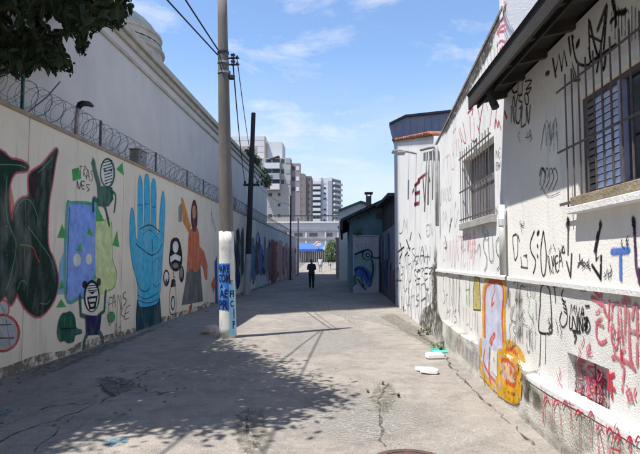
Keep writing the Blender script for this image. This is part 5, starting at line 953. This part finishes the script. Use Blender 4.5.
s0_ = onY(313, 247, YE - 1.5); s1_ = onY(320, 241, YE - 1.5); sg = empty('awning_sign', ((s0_.x + s1_.x) / 2, YE - 1.5, s0_.z), 'ragged white sign with red strokes fixed over the blue awning', 'sign'); MB().prism([Vector((s0_.x, YE - 1.5, s0_.z + .3)), Vector((s0_.x + .5, YE - 1.5, s1_.z)), Vector((s1_.x, YE - 1.5, s1_.z - .1)), Vector((s1_.x + .2, YE - 1.5, s1_.z - .5)), Vector((s0_.x + .4, YE - 1.5, s0_.z - .05))], (0, .06, 0), LEDG).build('board', sg, fix=True)
a = Art(Surf('y', YE - 1.5, -1), .01, .002); a.line([(314, 246), (317, 243), (320, 242)], .10, RD); a.line([(315, 247), (318, 246)], .08, RD); a.done('strokes', sg); MB().tube([(s1_.x - .4, YE - 1.44, s0_.z + .2), (s1_.x - .4, YE - .6, z1 - .1)], .04, ZINC, 6).build('bracket', sg)
# white deck building with railing
YB = 92; zb_ = zg(YB); wb = empty('white_deck_building', (-4, YB + 5, zb_), 'long white two-storey building with dark roof railing beyond the blue awning', 'building'); WDK = mat('deck_white', (.60, .60, .62, 1), (.52, .52, .54, 1), scale=.6); DBM = mat('deck_beam', (.30, .27, .26, 1), (.24, .22, .21, 1), scale=1)
xa, xb = -14.0, 9.0; zz = lambda py: onY(310, py, YB).z
MB().box((xa, YB, zb_), (xb, YB + 10, zz(222.5)), WDK).build('wall', wb)
for py0, py1, m_ in ((229, 231.2, DBM), (238, 239.8, DBM), (221.5, 223, LEDG)): MB().box((xa - .1, YB - .25, zz(py1)), (xb + .1, YB - .003, zz(py0)), m_).build('beam', wb)
for px in (288, 306, 325.5, 338): x_ = onY(px, 235, YB).x; MB().box((x_ - .15, YB - .2, zb_), (x_ + .15, YB - .004, zz(231.3)), WDK).build('column', wb)
MB().box((xa, YB + .1, zz(216.2)), (xb, YB + .22, zz(215.2)), DTR).build('rail', wb); rlm = boxmesh('baluster', (.07, .07, zz(216.2) - zz(222.5)), ZINC); x_ = xa
while x_ < xb: piece('baluster', rlm, wb, (x_, YB + .16, (zz(216.2) + zz(222.5)) / 2)); x_ += .55
for k in range(4): x_ = -11 + 2.6 * k; MB().box((x_, YB - .05, zz(236.8)), (x_ + 1.4, YB - .002, zz(233)), FROST).build('window', wb)
# far apartment blocks
def block(name, lb, Y, px0, px1, pyt, depth, m, rot=0, base=0):
    A_, B_ = onY(px0, pyt, Y), onY(px1, pyt, Y); e_ = empty(name, ((A_.x + B_.x) / 2, Y, base), lb, 'building', 'apartment blocks beyond the alley'); return e_, A_.x, B_.x, A_.z
def bx_(e_, name, a_, b_, m, rot): 
    c = wloc(e_); o = MB().box(a_, b_, m, rot, (c.x, c.y, 0)).build(name, e_); return o
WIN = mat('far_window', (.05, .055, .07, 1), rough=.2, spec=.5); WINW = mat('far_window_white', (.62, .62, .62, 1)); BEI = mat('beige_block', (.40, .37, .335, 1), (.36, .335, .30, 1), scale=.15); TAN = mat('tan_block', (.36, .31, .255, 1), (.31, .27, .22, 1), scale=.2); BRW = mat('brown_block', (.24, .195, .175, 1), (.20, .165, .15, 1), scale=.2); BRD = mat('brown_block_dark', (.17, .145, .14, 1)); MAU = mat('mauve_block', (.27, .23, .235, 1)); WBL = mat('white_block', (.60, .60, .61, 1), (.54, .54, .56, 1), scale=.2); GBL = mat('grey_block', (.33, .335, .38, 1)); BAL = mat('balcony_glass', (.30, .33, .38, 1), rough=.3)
Y = 150
e_, xa, xb, zt_ = block('apartment_block', 'beige apartment block with stepped balconies and small square windows', Y, 229, 300, 170, 12, BEI)
X = lambda px: onY(px, 200, Y).x
Z = lambda py: onY(280, py, Y).z
MB().box((X(232), Y, 0), (X(290.5), Y + 3.7, Z(158)), BEI).build('wall', e_); MB().box((X(290.6), Y + .8, 0), (X(300), Y + 3, Z(163)), MAU).build('wing', e_); MB().box((X(229), Y - .5, Z(183)), (X(257), Y - .02, Z(146.5)), TAN).build('tan_bay', e_)
rf_ = MB().box((X(227), Y + 3, Z(158) + .01), (X(263), Y + 12, Z(133.5)), WBL).build('roof_block', e_); MB().box((X(264), Y + 4, Z(158) + .01), (X(280.5), Y + 12, Z(139)), WBL).build('roof_block', e_); MB().box((X(262.6), Y + 2.4, Z(160)), (X(264), Y + 3.6, Z(134.5)), TAN).build('flue', e_)
for k in range(3): MB().box((X(228), Y + 2.98, Z(150 - 6 * k)), (X(262), Y + 2.995, Z(149.6 - 6 * k)), GBL).build('cladding_joint', rf_)
for r0 in range(3):
    py = 159 + 10.4 * r0
    for x0, x1, m_ in ((256, 261, WIN), (265.5, 271, WIN), (272.5, 279.5, WIN), (281, 284, WIN), (285.5, 290, BAL)): MB().box((X(x0), Y - .08, Z(py + 4.2)), (X(x1), Y - .005, Z(py))  if r0 < 3 else (0, 0, 0), m_).build('window', e_)
    bl = MB().box((X(265), Y - 1.6, Z(py + 10)), (X(280), Y - .1, Z(py + 4.6)), BAL if r0 % 2 else WBL).build('balcony', e_); MB().box((X(264.5), Y - 1.7, Z(py + 10.6)), (X(280.5), Y - .09, Z(py + 10)), GBL).build('slab', bl)
    MB().box((X(291.5), Y + .72, Z(py + 11)), (X(294.5), Y + .795, Z(py + 7)), WIN).build('window', e_); MB().box((X(296), Y + .72, Z(py + 11)), (X(298.8), Y + .795, Z(py + 7)), WINW).build('window', e_)
for r0 in range(7):
    py = 193 + 10.5 * r0
    MB().box((X(278), Y - .05, Z(py + 3)), (X(280.4), Y - .005, Z(py)), WIN).build('window', e_); MB().box((X(268.5), Y - .05, Z(py + 3.2)), (X(272), Y - .005, Z(py)), GBL if r0 % 2 else WIN).build('window', e_); MB().box((X(283.5), Y - .04, Z(py + 1.6)), (X(285), Y - .005, Z(py)), GBL).build('vent', e_)
MB().prism([(X(267), Y - .9, Z(161)), (X(279), Y - .9, Z(157)), (X(279), Y - .9, Z(156)), (X(267), Y - .9, Z(160))], (0, 3, 0), DTR).build('canopy', e_, fix=True)
Y = 245; e_, xa, xb, zt_ = block('apartment_block', 'narrow brown apartment tower with a column of pale windows', Y, 294, 311, 173, 12, BRW)
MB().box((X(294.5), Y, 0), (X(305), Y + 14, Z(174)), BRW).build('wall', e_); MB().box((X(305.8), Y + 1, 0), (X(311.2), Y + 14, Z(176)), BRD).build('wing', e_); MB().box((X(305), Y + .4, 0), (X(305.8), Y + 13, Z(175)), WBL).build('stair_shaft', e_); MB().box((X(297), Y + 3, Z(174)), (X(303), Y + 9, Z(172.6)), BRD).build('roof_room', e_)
for r0 in range(9):
    py = 177.5 + 6.5 * r0; w_ = MB().box((X(295.2), Y - .1, Z(py + 2.6)), (X(299), Y - .005, Z(py)), WINW).build('window', e_)
    if r0 % 3: MB().box((X(296.6), Y - .16, Z(py + 2.4)), (X(298.4), Y - .1, Z(py + .3)), WIN).build('pane', w_)
    MB().box((X(301), Y - .06, Z(py + 2.2)), (X(302.2), Y - .005, Z(py + .6)), BRD).build('window', e_); MB().box((X(308), Y + .94, Z(py + 2.4)), (X(309.6), Y + .995, Z(py + .4)), WIN).build('window', e_)
Y = 300; e_, xa, xb, zt_ = block('apartment_block', 'white apartment tower with rows of white balconies and grey side', Y, 311, 341, 178, 12, WBL); rot = 0
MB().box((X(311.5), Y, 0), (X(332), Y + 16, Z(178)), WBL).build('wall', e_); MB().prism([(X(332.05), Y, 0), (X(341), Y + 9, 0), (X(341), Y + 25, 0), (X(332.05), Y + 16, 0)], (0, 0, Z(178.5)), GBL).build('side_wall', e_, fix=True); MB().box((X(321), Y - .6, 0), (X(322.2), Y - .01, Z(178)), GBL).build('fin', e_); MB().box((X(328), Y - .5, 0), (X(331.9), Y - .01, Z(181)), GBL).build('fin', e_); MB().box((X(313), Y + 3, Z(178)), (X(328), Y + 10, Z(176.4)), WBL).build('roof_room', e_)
rx = math.atan2(9, X(341) - X(332.05))
for r0 in range(11):
    py = 179.5 + 5.35 * r0; MB().box((X(311.6), Y - .4, Z(py + 2.0)), (X(320.5), Y - .02, Z(py))  , WIN).build('window', e_) if r0 else None
    bl = MB().box((X(311.2), Y - 2.2, Z(py + 5)), (X(320.6), Y - .42, Z(py + 2.2)), WBL).build('balcony', e_)
    MB().box((X(323.5), Y - .12, Z(py + 4.4)), (X(326), Y - .01, Z(py + 2.6)), WIN if r0 % 4 else WINW).build('window', e_)
    p_, q_ = Vector((X(332.6), Y + .5, 0)), Vector((X(340.6), Y + 8.6, 0)); nrm = Vector((9, -(X(341) - X(332.05)), 0)).normalized()
    MB().prism([p_ + nrm * .05 + Vector((0, 0, Z(py + 2.6))), q_ + nrm * .05 + Vector((0, 0, Z(py + 2.6))), q_ + nrm * .05 + Vector((0, 0, Z(py + .6))), p_ + nrm * .05 + Vector((0, 0, Z(py + .6)))], nrm * .15, WIN).build('window', e_, fix=True)
    MB().prism([p_ + nrm * .25 + Vector((0, 0, Z(py + 5))), q_ + nrm * .25 + Vector((0, 0, Z(py + 5))), q_ + nrm * .25 + Vector((0, 0, Z(py + 2.8))), p_ + nrm * .25 + Vector((0, 0, Z(py + 2.8)))], nrm * 1.2, WBL).build('balcony', e_, fix=True)
# the tall block whose shadow crosses the alley
TX, TY0, TY1, TH = -24.0, 3.0, 35.0, 92.0; tw = empty('tower_block', (TX - 7, (TY0 + TY1) / 2, 0), 'tall apartment tower beyond the warehouse that throws its shadow across the alley', 'building'); MB().box((TX - 14, TY0, 0), (TX, TY1, TH), BEI).build('wall', tw)
for r0 in range(28):
    if r0: MB().box((TX - 14.1, TY0 - .1, r0 * 3.2), (TX + .1, TY1 + .1, r0 * 3.2 + .18), GBL).build('floor_band', tw)
wnm = boxmesh('tower_window', (.1, 1.6, 1.4), WIN)
for r0 in range(0, 28):
    for k in range(8): piece('window', wnm, tw, (TX + .02, TY0 + 2.4 + 4.1 * k, r0 * 3.2 + 1.7))

# ================================================================== litter
FOAM = mat('polystyrene', (.80, .80, .80, 1), (.72, .72, .73, 1), scale=20, bump=.3, bscale=80, rough=.7)
def foam(px, pts, h, lb, rot):
    c = onZ(*px); b = MB(); b.prism([(c.x + x * math.cos(rot) - y * math.sin(rot), c.y + x * math.sin(rot) + y * math.cos(rot), .012) for x, y in pts], (0, 0, h), FOAM); o = b.build('foam_block', fix=True, bevel=.012); tag(o, lb, 'foam', 'foam litter on the pavement'); return o
foam((434, 358), [(-.14, -.14), (.14, -.13), (.15, .14), (.05, .15), (.04, .09), (-.10, .10), (-.15, .0)], .07, 'white polystyrene block lying beside the teal rag', .1); foam((427, 373), [(-.18, .10), (-.08, .02), (-.10, -.07), (.02, -.12), (.15, -.11), (.17, .0), (.08, .12), (-.1, .14)], .055, 'broken white polystyrene piece lying alone on the pavement', -.15)
c = onZ(439, 351); b = MB(); rn = random.Random(2); vs = [(c.x + .28 * (i / 7 - .5), c.y + .5 * (j / 7 - .5) * (1 - .5 * abs(i / 7 - .5)), .012 + .02 * abs(noise.noise(Vector((i * .5, j * .5, 1)))) + (.0)) for j in range(8) for i in range(8)]
b.add(vs, [(j * 8 + i, j * 8 + i + 1, (j + 1) * 8 + i + 1, (j + 1) * 8 + i) for j in range(7) for i in range(7)], mat('teal_cloth', C('#4fae9a'), C('#3f8f80'), scale=20)); tag(b.build('rag', smooth=True), 'crumpled pale teal rag on the ground behind the polystyrene', 'rag')
p = onZ(211, 333.5); b = MB(); b.lathe((p.x, p.y, 0), [(.20, -.02), (.22, .06), (.17, .15), (.08, .19)], mat('rubble', (.42, .33, .30, 1), (.34, .29, .27, 1), scale=9, bump=1, bscale=20), 9)
for i, v in enumerate(b.v): b.v[i] = (v[0] + .05 * noise.noise(Vector(v) * 7), v[1] + .05 * noise.noise(Vector(v) * 7 + Vector((3, 0, 0))), v[2])
tag(b.build('rubble_stone'), 'rough pinkish lump of concrete beside the whitewashed pole foot', 'stone')

# ================================================================== people
def person(name, lb, base, h, pal, stride, lean=0.0, arms='front', face=math.pi):
    """standing height h, walking away along +Y; pal = shirt, trousers, skin, hair, shoe"""
    s = h / 1.75; V = []; E = []; Rr = []
    def v(x, y, z, r, par=None, r2=None):
        V.append(Vector((x, y, z)) * s); Rr.append(((r * s), (r2 or r) * s)); 
        if par is not None: E.append((par, len(V) - 1))
        return len(V) - 1
    pel = v(0, 0, .95, .175, None, .13); wa = v(0, .01, 1.10, .17, pel, .125); chs = v(0, .01, 1.30, .185, wa, .13); nk0 = v(0, 0, 1.45, .075, chs); nk = v(0, .01, 1.52, .055, nk0); hd = v(0, .02, 1.60, .078, nk, .09); hd2 = v(0, .025, 1.68, .075, hd, .09); v(0, .02, 1.735, .035, hd2)
    for sd, st in ((-1, stride), (1, -stride)):
        hp = v(.09 * sd, 0, .88, .112, pel); kn = v(.095 * sd, st * .55 + .03, .50, .086, hp); an = v(.09 * sd, st - .02, .11, .062, kn); v(.115 * sd, st + .13, .045, .04, an)
        sh = v(.185 * sd, 0, 1.40, .068, chs)
        if arms == 'front': el = v(.235 * sd, -.03, 1.13, .062, sh); wr = v(.15 * sd, .20, 1.12, .042, el)
        else: el = v(.235 * sd, -st * .3, 1.13, .05, sh); wr = v(.235 * sd, -st * .6 + .06, .90, .036, el)
        pl = v(wr and V[wr].x / s, V[wr].y / s + (.06 if arms == 'front' else .01), V[wr].z / s - (.02 if arms == 'front' else .07), .036, wr, .022)
        for f in range(4): a1 = v(V[pl].x / s - .024 + .016 * f, V[pl].y / s + (.05 if arms == 'front' else .0), V[pl].z / s - (.02 if arms == 'front' else .05), .009, pl); v(V[a1].x / s, V[a1].y / s + .02, V[a1].z / s - (.035 if arms == 'front' else .03), .008, a1)
        tmb = v(V[pl].x / s - .035 * sd, V[pl].y / s + .02, V[pl].z / s + .005, .011, pl); v(V[tmb].x / s - .008 * sd, V[tmb].y / s + .03, V[tmb].z / s - .01, .009, tmb)
    me = bpy.data.meshes.new('body'); me.from_pydata([p + Vector((0, lean * p.z, 0)) for p in V], E, []); tmp = bpy.data.objects.new('body_skin', me); COL.objects.link(tmp)
    sk = tmp.modifiers.new('skin', 'SKIN'); sk.use_smooth_shade = True
    for i, q in enumerate(me.skin_vertices[0].data): q.radius = Rr[i]; q.use_root = i == 0
    tmp.modifiers.new('sub', 'SUBSURF').levels = 2; tmp.modifiers['sub'].render_levels = 2
    dg = bpy.context.evaluated_depsgraph_get(); dg.update(); bm_e = bpy.data.meshes.new_from_object(tmp.evaluated_get(dg)); bpy.data.objects.remove(tmp)
    for m in pal: bm_e.materials.append(m)
    for p in bm_e.polygons:
        c = p.center / s; p.use_smooth = True; fore = abs(c.x) > .15 and (c.z < 1.16 and c.z > .7) and (arms == 'front' and c.y > .08 or arms != 'front' and abs(c.x) > .19 and c.z < 1.0)
        p.material_index = 2 if (c.z > 1.485 or fore) else (4 if c.z < .09 else (1 if c.z < .98 and abs(c.x) < .22 else 0))
    e_ = empty(name, base, lb, 'person'); o = bpy.data.objects.new('body', bm_e); COL.objects.link(o); o.parent = e_
    # hair cap, ears, nose, hem of shirt
    b = MB(); n = 14; vs = []
    for i in range(6):
        ph = R(95) * i / 5
        for k in range(n):
            t_ = 2 * math.pi * k / n; back = -math.sin(t_); rr = math.sin(ph) * (1 - .16 * (i / 5) ** 2); vs.append(Vector((.081 * rr * math.cos(t_), .025 + .096 * rr * math.sin(t_) + lean * 1.65, 1.655 + .10 * math.cos(ph) - (.055 * max(0, back) * rr))) * s + Vector(base))
    b.add(vs, [(i * n + k, i * n + (k + 1) % n, (i + 1) * n + (k + 1) % n, (i + 1) * n + k) for i in range(5) for k in range(n)], pal[3]); b.build('hair', e_, smooth=True)
    for sd in (-1, 1): MB().lathe(Vector((.082 * sd, .03 + lean * 1.6, 1.60)) * s + Vector(base), [(.004, -.03), (.014, -.015), (.016, .01), (.006, .03)], pal[2], 7).build('ear', e_, smooth=True)
    MB().tube([Vector((0, .112 + lean * 1.6, 1.63)) * s + Vector(base), Vector((0, .128 + lean * 1.6, 1.60)) * s + Vector(base), Vector((0, .112 + lean * 1.6, 1.588)) * s + Vector(base)], [.006, .014, .008], pal[2], 6).build('nose', e_, smooth=True)
    b = MB(); vs = []
    for i, z_ in enumerate((.86, .93, 1.02)):
        for k in range(18): t_ = 2 * math.pi * k / 18; vs.append(Vector(((.198 - .008 * i) * math.cos(t_), .005 + (.152 - .006 * i) * math.sin(t_) + lean * z_, z_ + (.012 * math.sin(3 * t_) if i == 0 else 0))) * s + Vector(base))
    b.add(vs, [(i * 18 + k, i * 18 + (k + 1) % 18, (i + 1) * 18 + (k + 1) % 18, (i + 1) * 18 + k) for i in range(2) for k in range(18)], pal[0]); b.build('shirt_hem', e_, smooth=True)
    return e_
SKN = mat('skin', (.16, .085, .055, 1), (.13, .07, .045, 1), rough=.6, scale=12); HAIR = mat('hair', (.010, .009, .008, 1), rough=.6)
g = onZ(311.5, 288.3); person('person', 'person in dark shirt and dark trousers walking away down the shaded alley', (g.x, g.y, 0), 1.72, [mat('shirt_dark', (.022, .022, .032, 1), (.045, .043, .055, 1), scale=14, bump=.5, bscale=18), mat('trousers_dark', (.012, .012, .014, 1), (.02, .02, .022, 1), scale=8), SKN, HAIR, mat('shoes_dark', (.01, .01, .01, 1))], .10, .03)
yy = 58.0; x_ = onY(320.3, 262, yy).x; person('person', 'distant person in pale clothes standing on the sunlit end of the alley', (x_, yy, zg(yy)), 1.66, [mat('shirt_pale', (.62, .62, .62, 1)), mat('trousers_pale', (.42, .43, .46, 1)), SKN, HAIR, mat('shoes_pale', (.2, .2, .2, 1))], .06, .0, 'side')

# ================================================================== street tree over the mural wall
LEAF = leafmat('tree_leaf', (.015, .024, .010, 1), (.028, .038, .016, 1), .08); BARK = mat('bark', (.10, .075, .06, 1), (.06, .045, .038, 1), scale=8, stretch=(1, 1, .2), bump=.8, bscale=25)
[n for n in LEAF.node_tree.nodes if n.type == 'BSDF_PRINCIPLED'][0].inputs['Specular IOR Level'].default_value = .12; tr0 = Vector((-4.28, 3.9, 0)); tree = empty('street_tree', tr0, 'dark-leaved tree hanging over the razor wire at the mural wall', 'tree')
SIL = [(-900, -900), (900, -900), (160, -30), (134, 0), (132, 8), (126, 24), (113, 30), (105, 24), (95, 33), (86, 29), (89, 52), (80, 56), (76, 45), (62, 38), (64, 53), (72, 64), (73, 78), (64, 68), (58, 76), (48, 72), (36, 68), (30, 79), (22, 82), (10, 74), (0, 76), (-900, 120)]
GAP = [[(4, 10), (16, 8), (22, 22), (14, 30), (4, 20)], [(44, 14), (60, 16), (62, 30), (50, 32), (45, 24)], [(18, 20), (32, 18), (34, 28), (22, 32)], [(66, 6), (76, 8), (74, 18), (66, 16)], [(60, 32), (72, 30), (76, 44), (64, 42)]]
def inside(p, poly):
    c = False; j = len(poly) - 1
    for i in range(len(poly)):
        if (poly[i][1] > p[1]) != (poly[j][1] > p[1]) and p[0] < (poly[j][0] - poly[i][0]) * (p[1] - poly[i][1]) / (poly[j][1] - poly[i][1]) + poly[i][0]: c = not c
        j = i
    return c
SHD = [onZ(*p) for p in ((165, 341), (200, 338), (238, 349), (262, 362), (285, 383), (300, 391), (326, 399), (290, 407), (262, 412), (248, 428), (205, 424), (170, 428), (132, 417), (95, 425), (60, 440), (20, 470), (-120, 470), (-60, 400), (60, 370))]
SHD2 = [(p.x, p.y) for p in SHD]; kx, ky = SUN_H.x / math.tan(SUN_EL), SUN_H.y / math.tan(SUN_EL)
rn = random.Random(99); clumps = []
while len(clumps) < 430:
    gx_, gy_ = rn.uniform(-5.5, .3), rn.uniform(3.2, 11.2)
    if not inside((gx_, gy_), SHD2): continue
    hh = rn.uniform(4.6, 7.4); clumps.append((Vector((gx_ - kx * hh, gy_ - ky * hh, hh)), rn.uniform(.28, .55)))
vis = []
while len(vis) < 95:
    q = (rn.uniform(-25, 132), rn.uniform(-30, 80))
    if not inside(q, SIL) or any(inside(q, g_) for g_ in GAP): continue
    d = ray(*q); yy = rn.uniform(4.6, 6.4); p = ORI + d * (yy / d.y); vis.append((p, rn.uniform(.10, .22)))
def ok(p):
    q = proj(p)
    if q is None: return True
    if -4 < q[0] < 644 and -4 < q[1] < 458:
        j = (q[0] + rn.gauss(0, 2.2), q[1] + rn.gauss(0, 2.2)); return inside(j, SIL) and (rn.random() < .06 or not any(inside(j, g_) for g_ in GAP))
    return True
lm = MB(); lm.add([(0, 0, 0), (.022, .035, .006), (.024, .07, .004), (0, .12, -.012), (-.024, .07, .004), (-.022, .035, .006), (0, .05, -.004)], [(0, 1, 6), (1, 2, 6), (2, 3, 6), (3, 4, 6), (4, 5, 6), (5, 0, 6)], LEAF); leaf_o = lm.build('leaf'); leaf_me = leaf_o.data; bpy.data.objects.remove(leaf_o)
crown = MB(); nleaf = 0; lv = [Vector(v) for v in lm.v]
def leafat(p, sc):
    q = Matrix.Rotation(rn.uniform(0, 6.28), 3, 'Z') @ Matrix.Rotation(rn.gauss(-.7, .55), 3, 'X') @ Matrix.Rotation(rn.gauss(0, .6), 3, 'Y'); return q, sc
for ci, (c, r) in enumerate(clumps + vis):
    isv = ci >= len(clumps)
    for _ in range(26 if isv else 95):
        d = Vector((rn.gauss(0, 1), rn.gauss(0, 1), rn.gauss(0, .6))) * r * .62; p = c + d
        if not ok(p): continue
        q, sc = leafat(p, rn.uniform(.8, 1.4)); tip = p + q @ Vector((0, .12 * sc, 0))
        if not ok(tip): continue
        pr = proj(p); seen = pr and 0 < pr[0] < 135 and 0 < pr[1] < 85 and p.y < 7
        if seen and nleaf < 300: nleaf += 1; piece('leaf', leaf_me, tree, p, q.to_euler(), (sc, sc, sc))
        else: crown.add([p + q @ (v * sc) for v in lv], lm.f, LEAF)
co = crown.build('crown', tree); tag(co, kind='stuff')
trunk = MB(); fork = Vector((-4.25, 4.1, 3.1)); trunk.tube([tr0 + Vector((0, 0, -.1)), tr0 + Vector((.02, .05, .4)), tr0 + Vector((-.03, .08, 1.8)), fork], [.22, .17, .145, .13], BARK, 12); trunk.build('trunk', tree, smooth=True)
for k in range(9):
    sel = sorted(clumps, key=lambda c: (c[0] - Vector((-4.6 + .33 * (k % 3), 4.2 + .42 * k, 6.6))).length)[:3]; tgt = sel[0][0]; mid = fork.lerp(tgt, .5) + Vector((0, 0, .5)); b = MB(); b.tube([fork, fork.lerp(mid, .5) + Vector((0, 0, .2)), mid, tgt], [.085, .06, .04, .015], BARK, 7)
    for c_, _r in sel[1:]: b.tube([mid, mid.lerp(c_, .6) + Vector((0, 0, .1)), c_], [.03, .018, .006], BARK, 5)
    b.build('limb', tree, smooth=True)
for i, tw_ in enumerate(([(43, -8), (44, 8), (42, 22), (50, 34), (58, 33)], [(58, 33), (66, 34), (78, 32), (82, 26)], [(30, 10), (34, 28), (46, 38)], [(82, -6), (80, 14), (76, 30)])):
    b = MB(); b.tube([onY(x_, y_, 5.3 + .1 * i) for x_, y_ in tw_], [.016, .013, .010, .007, .005][:len(tw_)], BARK, 5); b.build('twig', tree)
